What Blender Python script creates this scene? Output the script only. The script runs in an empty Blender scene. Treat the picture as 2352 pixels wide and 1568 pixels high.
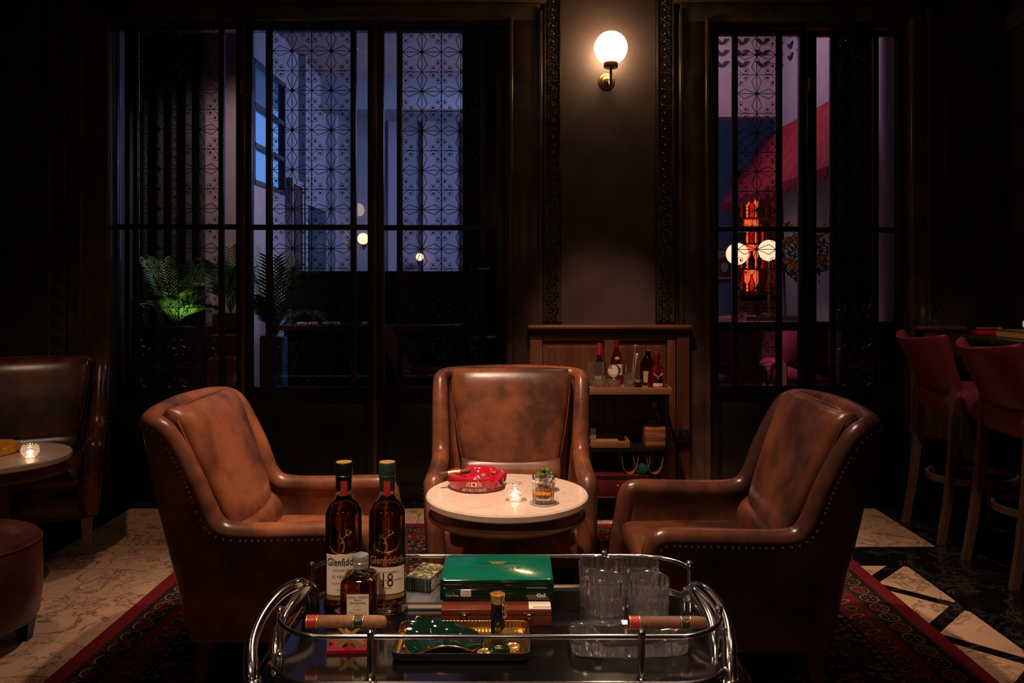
import bpy, bmesh, math, random
from mathutils import Vector, Matrix
random.seed(7)
SC = bpy.context.scene
COL = SC.collection
PI = math.pi

# ------------------------------------------------------------------ camera, world, lights, exposure
F, CX, HY, H = 1880.0, 1176.0, 642.0, 1.38      # focal length (px), principal x, horizon y, eye height
cam_d = bpy.data.cameras.new('camera'); cam = bpy.data.objects.new('camera', cam_d); COL.objects.link(cam)
cam_d.sensor_width = 36.0; cam_d.lens = 36.0*F/2352.0
cam_d.shift_y = -(784.0-HY)/2352.0
cam_d.clip_start = 0.05; cam_d.clip_end = 100
cam.location = (0, 0, H); cam.rotation_euler = (PI/2, 0, 0)
SC.camera = cam
SC.view_settings.view_transform = 'Standard'; SC.view_settings.look = 'None'
SC.view_settings.exposure = 0.0; SC.view_settings.gamma = 1.0
SC.view_settings.use_curve_mapping = False

W = bpy.data.worlds.new('world'); SC.world = W; W.use_nodes = True
bg = W.node_tree.nodes['Background']; bg.inputs[0].default_value = (0.10, 0.27, 0.72, 1); bg.inputs[1].default_value = 1.3

def light(name, kind, loc, energy, col, target=None, **kw):
    d = bpy.data.lights.new(name, kind); d.energy = energy; d.color = col
    for k, v in kw.items(): setattr(d, k, v)
    o = bpy.data.objects.new(name, d); COL.objects.link(o); o.location = loc
    if target is not None:
        o.rotation_euler = (Vector(target)-Vector(loc)).to_track_quat('-Z', 'Y').to_euler()
    return o
WARM = (1.0, 0.68, 0.49); WARM2 = (1.0, 0.61, 0.40)
# ceiling spots of the lounge, with added sparkle spots at the trolley
light('spot_table_front', 'SPOT', (-0.35, 0.5, 3.9), 230, WARM, (0.0, 3.1, 0.57), spot_size=0.25, spot_blend=0.6, shadow_soft_size=0.04)
light('spot_table', 'SPOT', (-0.45, 2.72, 3.9), 470, WARM, (0.05, 3.40, 0.5), spot_size=1.0, spot_blend=0.7, shadow_soft_size=0.05)
light('spot_left_chair', 'SPOT', (0.15, 3.1, 3.9), 200, WARM, (-0.95, 3.1, 0.6), spot_size=0.62, spot_blend=0.7, shadow_soft_size=0.05)
light('spot_right_chair', 'SPOT', (-0.1, 3.25, 3.9), 115, WARM, (0.95, 3.05, 0.6), spot_size=0.62, spot_blend=0.7, shadow_soft_size=0.05)
light('spot_bar_cart', 'SPOT', (0.15, 3.3, 3.9), 300, WARM2, (0.62, 4.8, 0.75), spot_size=0.42, spot_blend=0.6, shadow_soft_size=0.03)
light('spot_trolley', 'SPOT', (-0.75, -0.3, 3.7), 250, WARM, (-0.05, 1.58, 0.72), spot_size=0.36, spot_blend=0.6, shadow_soft_size=0.12)
light('spot_trolley_rear', 'SPOT', (0.55, 2.35, 3.9), 120, WARM, (0.0, 1.62, 0.7), spot_size=0.40, spot_blend=0.6, shadow_soft_size=0.12)
for i_, (sx_, sy_) in enumerate(((-1.6, 1.7), (1.6, 1.6), (-0.9, 3.2), (1.1, 3.3))):  # extra spots added only to put highlights on the trolley glass
    light('trolley_sparkle_spot', 'SPOT', (sx_, sy_, 3.9), 115, WARM, (0.08, 1.58, 0.72), spot_size=0.26, spot_blend=0.5, shadow_soft_size=0.045)
light('spot_left_seats', 'SPOT', (-2.1, 2.6, 3.9), 90, WARM2, (-2.35, 4.1, 0.5), spot_size=0.85, spot_blend=0.8, shadow_soft_size=0.05)
light('spot_bar_stools', 'SPOT', (1.6, 2.6, 3.9), 110, WARM, (2.3, 4.0, 0.5), spot_size=0.8, spot_blend=0.8, shadow_soft_size=0.05)
# added unseen fill lamps for the dim violet room beyond the windows
light('rear_room_fill', 'AREA', (0.75, 7.6, 2.9), 40, (0.50, 0.56, 1.0), (-1.6, 8.6, 2.0), shape='RECTANGLE', size=0.8, size_y=0.8)
light('rear_pier_fill', 'SPOT', (-0.9, 5.45, 3.3), 95, (1.0, 0.66, 0.66), (-2.2, 6.1, 1.9), spot_size=1.0, spot_blend=0.7, shadow_soft_size=0.1)  # added out of sight to brighten the pier
light('rear_stool_fill', 'SPOT', (1.30, 5.23, 1.75), 55, (1.0, 0.62, 0.66), (1.95, 6.2, 0.5), spot_size=1.3, spot_blend=0.8, shadow_soft_size=0.05)  # added behind the screen frame to brighten the red stools
light('rear_bar_fill', 'AREA', (1.75, 6.9, 4.0), 17, (0.86, 0.55, 0.72), (1.75, 6.9, 0), shape='RECTANGLE', size=0.8, size_y=1.6)

# ------------------------------------------------------------------ helpers
def Pt(px, py, d):
    return Vector(((px-CX)/F*d, d, H-(py-HY)/F*d))
def X(px, d): return (px-CX)/F*d
def Z(py, d): return H-(py-HY)/F*d

class MB:
    def __init__(s): s.v = []; s.f = []; s.mi = []
    def add(s, vs, fs, m=0, M=None):
        b = len(s.v)
        s.v += [tuple(M @ Vector(p)) for p in vs] if M is not None else [tuple(p) for p in vs]
        s.f += [tuple(i+b for i in f) for f in fs]; s.mi += [m]*len(fs); return s
    def box(s, x0, x1, y0, y1, z0, z1, m=0, M=None):
        return s.add([(x0,y0,z0),(x1,y0,z0),(x1,y1,z0),(x0,y1,z0),(x0,y0,z1),(x1,y0,z1),(x1,y1,z1),(x0,y1,z1)],
                     [(0,3,2,1),(4,5,6,7),(0,1,5,4),(1,2,6,5),(2,3,7,6),(3,0,4,7)], m, M)
    def rbox(s, x0, x1, y0, y1, z0, z1, r, seg=2, m=0, M=None):
        bm = bmesh.new(); bmesh.ops.create_cube(bm, size=1)
        for v in bm.verts: v.co = Vector(((x0+x1)/2+v.co.x*(x1-x0), (y0+y1)/2+v.co.y*(y1-y0), (z0+z1)/2+v.co.z*(z1-z0)))
        bmesh.ops.bevel(bm, geom=bm.edges[:], offset=r, segments=seg, profile=0.5, affect='EDGES')
        bm.verts.index_update()
        s.add([v.co.copy() for v in bm.verts], [[v.index for v in f.verts] for f in bm.faces], m, M); bm.free(); return s
    def loft(s, rings, closed=True, cap0=False, cap1=False, loop=False, m=0, M=None):
        n = len(rings[0]); vs = [p for r in rings for p in r]; fs = []
        k = len(rings)
        for i in range(k if loop else k-1):
            a, b = i*n, ((i+1) % k)*n
            for j in range(n if closed else n-1):
                j2 = (j+1) % n; fs.append((a+j, a+j2, b+j2, b+j))
        if cap0: fs.append(tuple(reversed(range(n))))
        if cap1: fs.append(tuple(range((k-1)*n, k*n)))
        return s.add(vs, fs, m, M)
    def lathe(s, prof, seg=32, mod=None, m=0, M=None, c=(0,0)):
        """prof: (r,z) list; r==0 at ends closes. mod(theta, r, z)->r"""
        rings = []
        for r, z in prof:
            rr = max(r, 1e-5); ring = []
            for j in range(seg):
                t = 2*PI*j/seg; q = mod(t, rr, z) if mod else rr
                ring.append((c[0]+q*math.cos(t), c[1]+q*math.sin(t), z))
            rings.append(ring)
        return s.loft(rings, m=m, M=M)
    def tube(s, pts, r, seg=8, closed=False, caps=True, m=0, M=None):
        pts = [Vector(p) for p in pts]; n = len(pts); rings = []; up = None
        for i in range(n):
            if closed: t = pts[(i+1) % n]-pts[i-1]
            else: t = pts[min(i+1, n-1)]-pts[max(i-1, 0)]
            t.normalize()
            if up is None:
                up = Vector((0,0,1)) if abs(t.z) < 0.9 else Vector((1,0,0))
            up = up-t*up.dot(t); up.normalize(); bi = t.cross(up)
            rr = r[i] if isinstance(r, (list, tuple)) else r
            rings.append([pts[i]+rr*(math.cos(2*PI*j/seg)*up+math.sin(2*PI*j/seg)*bi) for j in range(seg)])
        return s.loft(rings, cap0=caps and not closed, cap1=caps and not closed, loop=closed, m=m, M=M)
    def prism(s, poly, z0, z1, m=0, M=None):
        n = len(poly)
        vs = [(x,y,z0) for x,y in poly]+[(x,y,z1) for x,y in poly]
        fs = [tuple(reversed(range(n))), tuple(range(n, 2*n))]+[(i,(i+1)%n,n+(i+1)%n,n+i) for i in range(n)]
        return s.add(vs, fs, m, M)
    def sphere(s, c, r, seg=12, rings=8, sc=(1,1,1), m=0, M=None):
        R = []
        for i in range(rings+1):
            a = -PI/2+PI*i/rings; q = max(math.cos(a), 1e-4)
            R.append([(c[0]+r*sc[0]*q*math.cos(2*PI*j/seg), c[1]+r*sc[1]*q*math.sin(2*PI*j/seg), c[2]+r*sc[2]*math.sin(a)) for j in range(seg)])
        return s.loft(R, m=m, M=M)
    def mesh(s, name, mats, smooth=True, ang=38):
        me = bpy.data.meshes.new(name); me.from_pydata(s.v, [], s.f)
        for m in (mats if isinstance(mats, (list, tuple)) else [mats]): me.materials.append(m)
        if any(s.mi): me.polygons.foreach_set('material_index', s.mi)
        bm = bmesh.new(); bm.from_mesh(me); bmesh.ops.remove_doubles(bm, verts=bm.verts, dist=2e-5)
        bmesh.ops.recalc_face_normals(bm, faces=bm.faces); bm.to_mesh(me); bm.free()
        if smooth:
            me.polygons.foreach_set('use_smooth', [True]*len(me.polygons))
            me.set_sharp_from_angle(angle=math.radians(ang))
        me.update(); return me

def obj(name, mb, mat, parent=None, loc=None, rot=None, smooth=True, ang=38):
    me = mb if isinstance(mb, bpy.types.Mesh) else mb.mesh(name, mat, smooth, ang)
    o = bpy.data.objects.new(name, me); COL.objects.link(o)
    if parent is not None: o.parent = parent
    if loc is not None: o.location = loc
    if rot is not None: o.rotation_euler = rot
    return o
def tag(o, label, cat, group=None):
    o['label'] = label; o['category'] = cat
    if group: o['group'] = group
    return o
def thing(name, label, cat, loc=(0,0,0), rotz=0.0, group=None):
    o = bpy.data.objects.new(name, None); COL.objects.link(o); o.empty_display_size = 0.05
    o.location = loc; o.rotation_euler = (0,0,rotz); return tag(o, label, cat, group)
def struct(name, mb, mat, parent=None, **k):
    o = obj(name, mb, mat, parent, **k)
    if parent is None: o['kind'] = 'structure'
    return o
def sempty(name, loc=(0,0,0)):
    o = bpy.data.objects.new(name, None); COL.objects.link(o); o.location = loc; o['kind'] = 'structure'; return o
def dup(root, loc, rotz=0.0, label=None, group=None):
    r = root.copy(); COL.objects.link(r); r.location = loc; r.rotation_euler = (0,0,rotz)
    if label: r['label'] = label
    if group: r['group'] = group
    for ch in list(root.children):
        c = ch.copy(); COL.objects.link(c); c.parent = r
        for g in list(ch.children):
            d = g.copy(); COL.objects.link(d); d.parent = c
    return r
def catmull(pts, n):
    """resample a list of tuples with Catmull-Rom, n samples per span"""
    out = []; k = len(pts)
    for i in range(k-1):
        p0, p1, p2, p3 = pts[max(i-1,0)], pts[i], pts[i+1], pts[min(i+2,k-1)]
        for j in range(n):
            t = j/n
            out.append(tuple(0.5*((2*b)+(c-a)*t+(2*a-5*b+4*c-d)*t*t+(-a+3*b-3*c+d)*t**3) for a,b,c,d in zip(p0,p1,p2,p3)))
    out.append(tuple(pts[-1])); return out
def pillow(mb, fn, n=14, m=14, p=6, q=0.38, mat=0):
    """closed cushion: fn(s,t,d) -> point, s,t in [-1,1], d in [-1,1] thickness"""
    S = [math.sin(PI/2*(2*i/n-1)) for i in range(n+1)]; T = [math.sin(PI/2*(2*j/m-1)) for j in range(m+1)]
    for sgn in (1,-1):
        vs = [fn(a, b, sgn*(max(0,(1-abs(a)**p)*(1-abs(b)**p)))**q) for a in S for b in T]
        fs = [((i*(m+1)+j), ((i+1)*(m+1)+j), ((i+1)*(m+1)+j+1), (i*(m+1)+j+1)) for i in range(n) for j in range(m)]
        mb.add(vs, fs, mat)
    return mb
def text_geo(txt, size, align='CENTER', bold=0.0):
    cu = bpy.data.curves.new('t', 'FONT'); cu.body = txt; cu.size = size; cu.align_x = align; cu.align_y = 'CENTER'
    cu.resolution_u = 2; cu.offset = bold
    o = bpy.data.objects.new('t', cu); COL.objects.link(o); bpy.context.view_layer.update()
    me = o.to_mesh(); vs = [tuple(v.co) for v in me.vertices]; fs = [tuple(p.vertices) for p in me.polygons]
    o.to_mesh_clear(); bpy.data.objects.remove(o); bpy.data.curves.remove(cu)
    return vs, fs
def text(name, txt, size, mat, parent, mp, align='CENTER', bold=0.0, sx=1.0):
    """flat print: mp(x,y) -> 3D point"""
    vs, fs = text_geo(txt, size, align, bold)
    mb = MB(); mb.add([mp(x*sx, y) for x, y, z in vs], fs)
    me = bpy.data.meshes.new(name); me.from_pydata(mb.v, [], mb.f); me.materials.append(mat)
    return obj(name, me, None, parent)

# ------------------------------------------------------------------ node expressions and materials
class E:
    nt = None
    def __init__(s, sock): s.s = sock
    @staticmethod
    def math(op, *a):
        n = E.nt.nodes.new('ShaderNodeMath'); n.operation = op
        for i, x in enumerate(a):
            if isinstance(x, E): E.nt.links.new(x.s, n.inputs[i])
            else: n.inputs[i].default_value = x
        return E(n.outputs[0])
    def __add__(a,b): return E.math('ADD',a,b)
    __radd__ = __add__
    def __sub__(a,b): return E.math('SUBTRACT',a,b)
    def __rsub__(a,b): return E.math('SUBTRACT',b,a)
    def __mul__(a,b): return E.math('MULTIPLY',a,b)
    __rmul__ = __mul__
    def __truediv__(a,b): return E.math('DIVIDE',a,b)
    def lt(a,b): return E.math('LESS_THAN',a,b)
    def gt(a,b): return E.math('GREATER_THAN',a,b)
    def fr(a): return E.math('FRACT',a)
    def ab(a): return E.math('ABSOLUTE',a)
    def mn(a,b): return E.math('MINIMUM',a,b)
    def mx(a,b): return E.math('MAXIMUM',a,b)
    def pw(a,b): return E.math('POWER',a,b)
    def sq(a): return a*a
    def sin(a): return E.math('SINE',a)
    def smooth(a, lo, hi):
        n = E.nt.nodes.new('ShaderNodeMapRange'); n.interpolation_type = 'SMOOTHSTEP'
        E.nt.links.new(a.s, n.inputs[0]); n.inputs[1].default_value = lo; n.inputs[2].default_value = hi
        return E(n.outputs[0])
def nnode(t, **k):
    n = E.nt.nodes.new(t)
    for a, b in k.items(): setattr(n, a, b)
    return n
def coords(kind='Object', scale=(1,1,1), rnd=False):
    tc = nnode('ShaderNodeTexCoord'); mp = nnode('ShaderNodeMapping'); E.nt.links.new(tc.outputs[kind], mp.inputs[0])
    mp.inputs['Scale'].default_value = scale
    if rnd:
        oi = nnode('ShaderNodeObjectInfo'); cb = nnode('ShaderNodeCombineXYZ')
        a = E(oi.outputs['Random']); 
        for i, k in enumerate((37.0, 91.0, 53.0)): E.nt.links.new((a*k).s, cb.inputs[i])
        E.nt.links.new(cb.outputs[0], mp.inputs['Location'])
    return mp.outputs[0]
def noise(vec, scale, detail=4, rough=0.55, dist=0.0):
    n = nnode('ShaderNodeTexNoise'); n.inputs['Scale'].default_value = scale; n.inputs['Detail'].default_value = detail
    n.inputs['Roughness'].default_value = rough; n.inputs['Distortion'].default_value = dist
    E.nt.links.new(vec, n.inputs['Vector']); return E(n.outputs['Fac'])
def voro(vec, scale, feature='F1', out='Distance'):
    n = nnode('ShaderNodeTexVoronoi'); n.feature = feature; n.inputs['Scale'].default_value = scale
    E.nt.links.new(vec, n.inputs['Vector']); return n.outputs[out]
def mixc(fac, a, b):
    n = nnode('ShaderNodeMix'); n.data_type = 'RGBA'
    for sock, v in ((n.inputs[0], fac), (n.inputs[6], a), (n.inputs[7], b)):
        if isinstance(v, E): E.nt.links.new(v.s, sock)
        elif isinstance(v, (int, float)): sock.default_value = v
        elif isinstance(v, (tuple, list)): sock.default_value = (*v[:3], 1)
        else: E.nt.links.new(v, sock)
    return n.outputs[2]
def sep(vec):
    n = nnode('ShaderNodeSeparateXYZ'); E.nt.links.new(vec, n.inputs[0]); return [E(o) for o in n.outputs]
def newmat(name):
    m = bpy.data.materials.new(name); m.use_nodes = True; E.nt = m.node_tree
    return m, m.node_tree.nodes['Principled BSDF']
def setp(b, rough=0.5, metal=0.0, spec=0.5, coat=0.0, crough=0.05, trans=0.0, ior=1.45, col=None):
    b.inputs['Roughness'].default_value = rough; b.inputs['Metallic'].default_value = metal
    b.inputs['Specular IOR Level'].default_value = spec; b.inputs['Coat Weight'].default_value = coat
    b.inputs['Coat Roughness'].default_value = crough; b.inputs['Transmission Weight'].default_value = trans
    b.inputs['IOR'].default_value = ior
    if col is not None: b.inputs['Base Color'].default_value = (*col, 1)
def bump(b, h, strength=0.2, dist=0.01):
    n = nnode('ShaderNodeBump'); n.inputs['Strength'].default_value = strength; n.inputs['Distance'].default_value = dist
    E.nt.links.new(h.s, n.inputs['Height']); E.nt.links.new(n.outputs[0], b.inputs['Normal'])
MATS = {}
def plain(name, col, rough=0.5, metal=0.0, spec=0.5, coat=0.0, var=0.0, vscale=8.0, **k):
    if name in MATS: return MATS[name]
    m, b = newmat(name); setp(b, rough, metal, spec, coat, col=col, **k)
    if var > 0:
        v = coords(); n = noise(v, vscale, 5)
        c = mixc(n.smooth(0.3, 0.7), tuple(x*(1-var) for x in col), tuple(min(1, x*(1+var)) for x in col))
        E.nt.links.new(c, b.inputs['Base Color'])
    MATS[name] = m; return m
def emit(name, col, strength):
    m, b = newmat(name); setp(b, 0.4, col=col)
    b.inputs['Emission Color'].default_value = (*col, 1); b.inputs['Emission Strength'].default_value = strength
    return m
def leather(name, c0, c1, c2, rough=0.31, scale=3.2, grain=260):
    m, b = newmat(name); v = coords(rnd=True); v2 = coords()
    n1 = noise(v, scale, 5, 0.6); n2 = noise(v, scale*4.2, 4, 0.6)
    col = mixc(n1.smooth(0.36, 0.62), c2, c0)
    col = mixc(n2.smooth(0.52, 0.72)*0.75, col, c1)
    E.nt.links.new(col, b.inputs['Base Color']); setp(b, rough, spec=0.5)
    r = n2*0.22+(rough-0.11); E.nt.links.new(r.s, b.inputs['Roughness'])
    bump(b, noise(v2, grain, 2)*0.6+noise(v2, 22, 3)*0.8, 0.12, 0.003); return m
def wood(name, c0, c1, axis='Z', scale=1.0, rough=0.4, coat=0.0):
    m, b = newmat(name)
    s = {'X':(1.2,14,14),'Y':(14,1.2,14),'Z':(14,14,1.2)}[axis]
    v = coords(scale=tuple(a*scale for a in s), rnd=True)
    n = noise(v, 2.2, 6, 0.62, 0.6); g = noise(v, 14, 3, 0.6)
    col = mixc((n*0.75+g*0.25).smooth(0.36, 0.66), c0, c1)
    E.nt.links.new(col, b.inputs['Base Color']); setp(b, rough, coat=coat); bump(b, g, 0.15, 0.002); return m
def marble(name, base, base2, vein, rough=0.1, scale=1.0, amt=1.0, spec=0.5):
    m, b = newmat(name); v = coords(rnd=True)
    a = noise(v, 2.2*scale, 6, 0.62, 0.9); c = noise(v, 5.5*scale, 6, 0.65, 1.3); patch = noise(v, 1.4*scale, 2)
    v1 = 1.0-(a-0.5).ab().smooth(0.0, 0.022); v2 = 1.0-(c-0.5).ab().smooth(0.0, 0.03)
    f = (v1*0.8).mx(v2*patch.smooth(0.46, 0.66)*0.9)*amt
    col = mixc(noise(v, 3*scale, 3).smooth(0.3,0.7), base, base2); col = mixc(f, col, vein)
    E.nt.links.new(col, b.inputs['Base Color']); setp(b, rough, spec=spec); return m
def glassm(name, col=(1,1,1), rough=0.0, ior=1.47):
    m, b = newmat(name); setp(b, rough, trans=1.0, ior=ior, col=col); return m

M_wall = plain('dark_paint', (0.030, 0.021, 0.022), 0.42, var=0.35, vscale=5)
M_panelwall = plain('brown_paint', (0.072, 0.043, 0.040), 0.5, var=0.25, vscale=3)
M_casing = plain('bronze_paint', (0.060, 0.036, 0.026), 0.26, var=0.5, vscale=4)
M_frontwall = plain('warm_wood_wall', (0.26, 0.16, 0.10), 0.5, var=0.3)
M_black = plain('black_paint', (0.006, 0.005, 0.005), 0.35, var=0.4, vscale=6)
M_iron = plain('black_iron', (0.022, 0.018, 0.016), 0.28, spec=0.6)
M_brass = plain('brass', (0.75, 0.48, 0.18), 0.22, metal=1)
M_bronze = plain('aged_bronze', (0.30, 0.16, 0.08), 0.35, metal=1)
M_gold = plain('gold', (0.90, 0.58, 0.22), 0.18, metal=0.75)
M_chrome = plain('chrome', (0.84, 0.82, 0.81), 0.13, metal=1)
M_silver = plain('silver', (0.7, 0.68, 0.66), 0.25, metal=0.7)
M_glass = glassm('clear_glass', rough=0.02); M_pane = glassm('window_glass', (0.97, 0.97, 1.0), ior=1.3)
M_crystal = glassm('crystal', rough=0.035, ior=1.55); _b = M_crystal.node_tree.nodes['Principled BSDF']; _b.inputs['Transmission Weight'].default_value = 0.984; _b.inputs['Coat Weight'].default_value = 1.0; _b.inputs['Coat Roughness'].default_value = 0.10; M_ceiling = plain('warm_ceiling_paint', (0.42, 0.33, 0.27), 0.7)
M_whisky = glassm('amber_whisky', (0.95, 0.42, 0.07), ior=1.36)
M_dkwhisky = glassm('dark_amber_whisky', (0.85, 0.29, 0.045), ior=1.36)
M_redliq = glassm('red_spirit', (0.55, 0.05, 0.03), ior=1.36)
M_darkliq = glassm('dark_spirit', (0.25, 0.08, 0.03), ior=1.36)
M_leather = leather('tan_leather', (0.31, 0.098, 0.042), (0.17, 0.053, 0.027), (0.080, 0.030, 0.020))
M_leather_dk = leather('brown_leather', (0.13, 0.040, 0.020), (0.075, 0.025, 0.015), (0.032, 0.013, 0.011), rough=0.27)
M_ottoman = leather('oxblood_leather', (0.10, 0.026, 0.018), (0.07, 0.02, 0.014), (0.05, 0.014, 0.012))
M_redleather = leather('wine_red_leather', (0.23, 0.032, 0.055), (0.18, 0.025, 0.044), (0.19, 0.028, 0.05), rough=0.42)
M_sling = plain('tan_sling_leather', (0.16, 0.060, 0.026), 0.5, var=0.3)
M_nail = plain('antique_nail', (0.28, 0.16, 0.08), 0.3, metal=1)
M_oak = wood('oak', (0.095, 0.028, 0.011), (0.15, 0.049, 0.019), 'Z', rough=0.5)
M_oakx = wood('oak_crosswise', (0.11, 0.034, 0.013), (0.17, 0.057, 0.022), 'X', rough=0.48)
M_teak = wood('teak', (0.17, 0.068, 0.027), (0.26, 0.11, 0.047), 'X', rough=0.45)
M_walnut = wood('walnut', (0.055, 0.022, 0.012), (0.10, 0.040, 0.020), 'Z', rough=0.35)
M_stoolwood = wood('stool_beech', (0.11, 0.055, 0.035), (0.17, 0.085, 0.055), 'Z', rough=0.45)
M_legwood = wood('leg_beech', (0.26, 0.13, 0.065), (0.33, 0.17, 0.085), 'Z', rough=0.5)
M_tablewood = wood('table_mahogany', (0.10, 0.038, 0.018), (0.16, 0.062, 0.028), 'X', rough=0.3)
M_redbox = wood('red_cedar', (0.11, 0.022, 0.012), (0.16, 0.035, 0.018), 'X', rough=0.25)
M_trunk = plain('red_trunk', (0.075, 0.008, 0.012), 0.35, var=0.3)
M_wmarble = marble('cream_marble_tile', (0.61, 0.37, 0.235), (0.53, 0.33, 0.215), (0.10, 0.065, 0.045), 0.13, 1.5)
M_bmarble = marble('black_marble', (0.004, 0.003, 0.003), (0.006, 0.005, 0.005), (0.10, 0.085, 0.07), 0.12, 1.2, 0.5)
M_tmarble = marble('white_table_marble', (0.76, 0.58, 0.46), (0.69, 0.52, 0.42), (0.50, 0.36, 0.28), 0.09, 2.0, 0.45)
M_granite = marble('dark_granite', (0.02, 0.022, 0.02), (0.03, 0.032, 0.03), (0.22, 0.19, 0.13), 0.12, 9.0, 0.8)
M_blackgloss = plain('black_lacquer', (0.004, 0.003, 0.004), 0.11, spec=1.0, ior=1.9)
M_cream = plain('cream_paper', (0.82, 0.70, 0.55), 0.6)
M_ink = plain('black_ink', (0.02, 0.018, 0.018), 0.5)
M_redink = plain('red_ink', (0.45, 0.02, 0.02), 0.4)
M_goldink = plain('gold_ink', (0.70, 0.45, 0.16), 0.35, metal=0.7)
M_white = plain('white_gloss', (0.8, 0.78, 0.74), 0.3)
M_redcer = plain('red_ceramic', (0.48, 0.012, 0.030), 0.07, spec=0.6, coat=0.6)
M_yelcer = plain('yellow_ceramic', (0.80, 0.36, 0.03), 0.12, coat=0.4)
M_grncer = plain('green_ceramic', (0.0025, 0.018, 0.012), 0.06, coat=0.6)
M_grnbox = plain('green_lacquer', (0.003, 0.130, 0.074), 0.14, coat=0.4)
M_dkgrn = plain('dark_green_lacquer', (0.003, 0.018, 0.011), 0.10, coat=0.5)
M_olive = plain('olive_skin', (0.10, 0.135, 0.02), 0.25, var=0.25, vscale=60)
M_cigar = plain('tobacco_leaf', (0.26, 0.115, 0.048), 0.62, var=0.22, vscale=90)
M_cigar_dk = plain('dark_tobacco_leaf', (0.15, 0.055, 0.022), 0.62, var=0.22, vscale=90)
M_palm = plain('palm_leaf', (0.06, 0.17, 0.035), 0.4, var=0.35, vscale=20)
M_curtain = plain('dark_green_curtain', (0.016, 0.024, 0.020), 0.8, var=0.3)
M_rearwall = plain('violet_grey_plaster', (0.32, 0.34, 0.43), 0.8, var=0.06)
M_rearpink = plain('pink_grey_plaster', (0.42, 0.34, 0.36), 0.8, var=0.06)
M_awning = plain('red_awning_canvas', (0.30, 0.010, 0.022), 0.85, var=0.2)
# ================================================================== THE SETTING
D = 5.04                      # plane of the panelled wall
XL, XR, YB, ZC = -3.4, 3.06, -1.6, 4.2
# ---- floor: dark bed, cream marble squares, black marble border, diamond field on the right
floor = struct('floor', MB().box(XL-0.2, XR+2.2, YB, 14.2, -0.12, -0.0125), M_black)
T0 = -0.012
def tile(name, poly, mat, parent, inset=0.0012):
    c = Vector((sum(p[0] for p in poly)/len(poly), sum(p[1] for p in poly)/len(poly)))
    q = []
    for p in poly:
        d = Vector(p)-c; L = d.length; q.append(d*(1-inset*1.4/max(L, 1e-3)))
    mb = MB().prism([tuple(a) for a in q], T0, 0.0)
    return obj(name, mb, mat, parent, loc=(c.x, c.y, 0), smooth=False)
def rect(x0, x1, y0, y1): return [(x0,y0),(x1,y0),(x1,y1),(x0,y1)]
ys = [4.94, 4.61, 4.255, 3.905, 3.55, 3.195, 2.84, 2.485, 2.13, 1.775, 1.42, 1.065]
xs = [-2.305, -1.955, -1.60, -1.245]
for j in range(len(ys)-1):
    for i in range(len(xs)-1):
        tile('marble_tile', rect(xs[i], xs[i+1], ys[j+1], ys[j]), M_wmarble, floor)
x = -1.245
while x < 2.15:
    x2 = min(x+0.352, 2.19)
    if 2.19-x2 < 0.12: x2 = 2.19
    tile('marble_tile', rect(x, x2, 4.61, 4.94), M_wmarble, floor)
    if x > 1.2: tile('marble_tile', rect(x, x2, 4.23, 4.61), M_wmarble, floor)
    x = x2
def clip(poly, a, b, c):       # keep a*x+b*y<=c
    out = []
    for i in range(len(poly)):
        p, q = poly[i], poly[(i+1) % len(poly)]
        fp, fq = a*p[0]+b*p[1]-c, a*q[0]+b*q[1]-c
        if fp <= 0: out.append(p)
        if fp*fq < 0:
            t = fp/(fp-fq); out.append((p[0]+t*(q[0]-p[0]), p[1]+t*(q[1]-p[1])))
    return out
S, hw = 0.53, 0.042
for ia in range(-2, 8):
    for ib in range(-8, 3):
        a0, a1 = -2.10+S*ia+hw, -2.10+S*(ia+1)-hw        # x-y
        b0, b1 = 5.35+S*ib+hw, 5.35+S*(ib+1)-hw          # x+y
        poly = [((b0+a0)/2,(b0-a0)/2),((b0+a1)/2,(b0-a1)/2),((b1+a1)/2,(b1-a1)/2),((b1+a0)/2,(b1-a0)/2)]
        for c in ((1,0,1.905),(0,1,3.95),(-1,0,-1.35),(0,-1,-1.0)): poly = clip(poly, *c) if poly else poly
        if len(poly) >= 3 and max(p[0] for p in poly) > 1.58:
            ar = abs(sum(poly[i][0]*poly[(i+1)%len(poly)][1]-poly[(i+1)%len(poly)][0]*poly[i][1] for i in range(len(poly))))/2
            if ar > 0.002: tile('diamond_tile', poly, M_wmarble, floor, 0.0005)
tile('black_bed_slab', rect(1.3, 1.905, 1.0, 3.95), M_bmarble, floor).location.z = -0.0012
tile('black_marble_slab', [(1.3,3.95),(1.92,3.95),(2.19,4.23),(1.3,4.23)], M_bmarble, floor)
ybs = [4.23, 3.45, 2.7, 1.9, 1.0]
tile('black_marble_slab', [(1.92,3.95),(1.92,3.45),(2.45,3.45),(2.45,4.23),(2.19,4.23)], M_bmarble, floor)
for i in range(1, 4): tile('black_marble_slab', rect(1.92, 2.45, ybs[i+1], ybs[i]), M_bmarble, floor)
for i in range(4): tile('black_marble_slab', rect(2.45, 3.06, ybs[i+1], ybs[i]), M_bmarble, floor)
tile('black_marble_slab', rect(2.19, 3.06, 4.23, 4.94), M_bmarble, floor)
for i in range(9): tile('black_marble_slab', rect(XL+i*0.72, min(XL+(i+1)*0.72, 3.06), 4.94, 5.2), M_bmarble, floor)
for i in range(6): tile('black_marble_slab', rect(XL, -2.305, 4.94-(i+1)*0.7, 4.94-i*0.7), M_bmarble, floor)
tile('rear_floor_slab', rect(-3.4, 5.0, 5.2, 14.0), plain('rear_floor_stone', (0.30,0.28,0.33), 0.25, var=0.2), floor)

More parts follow.
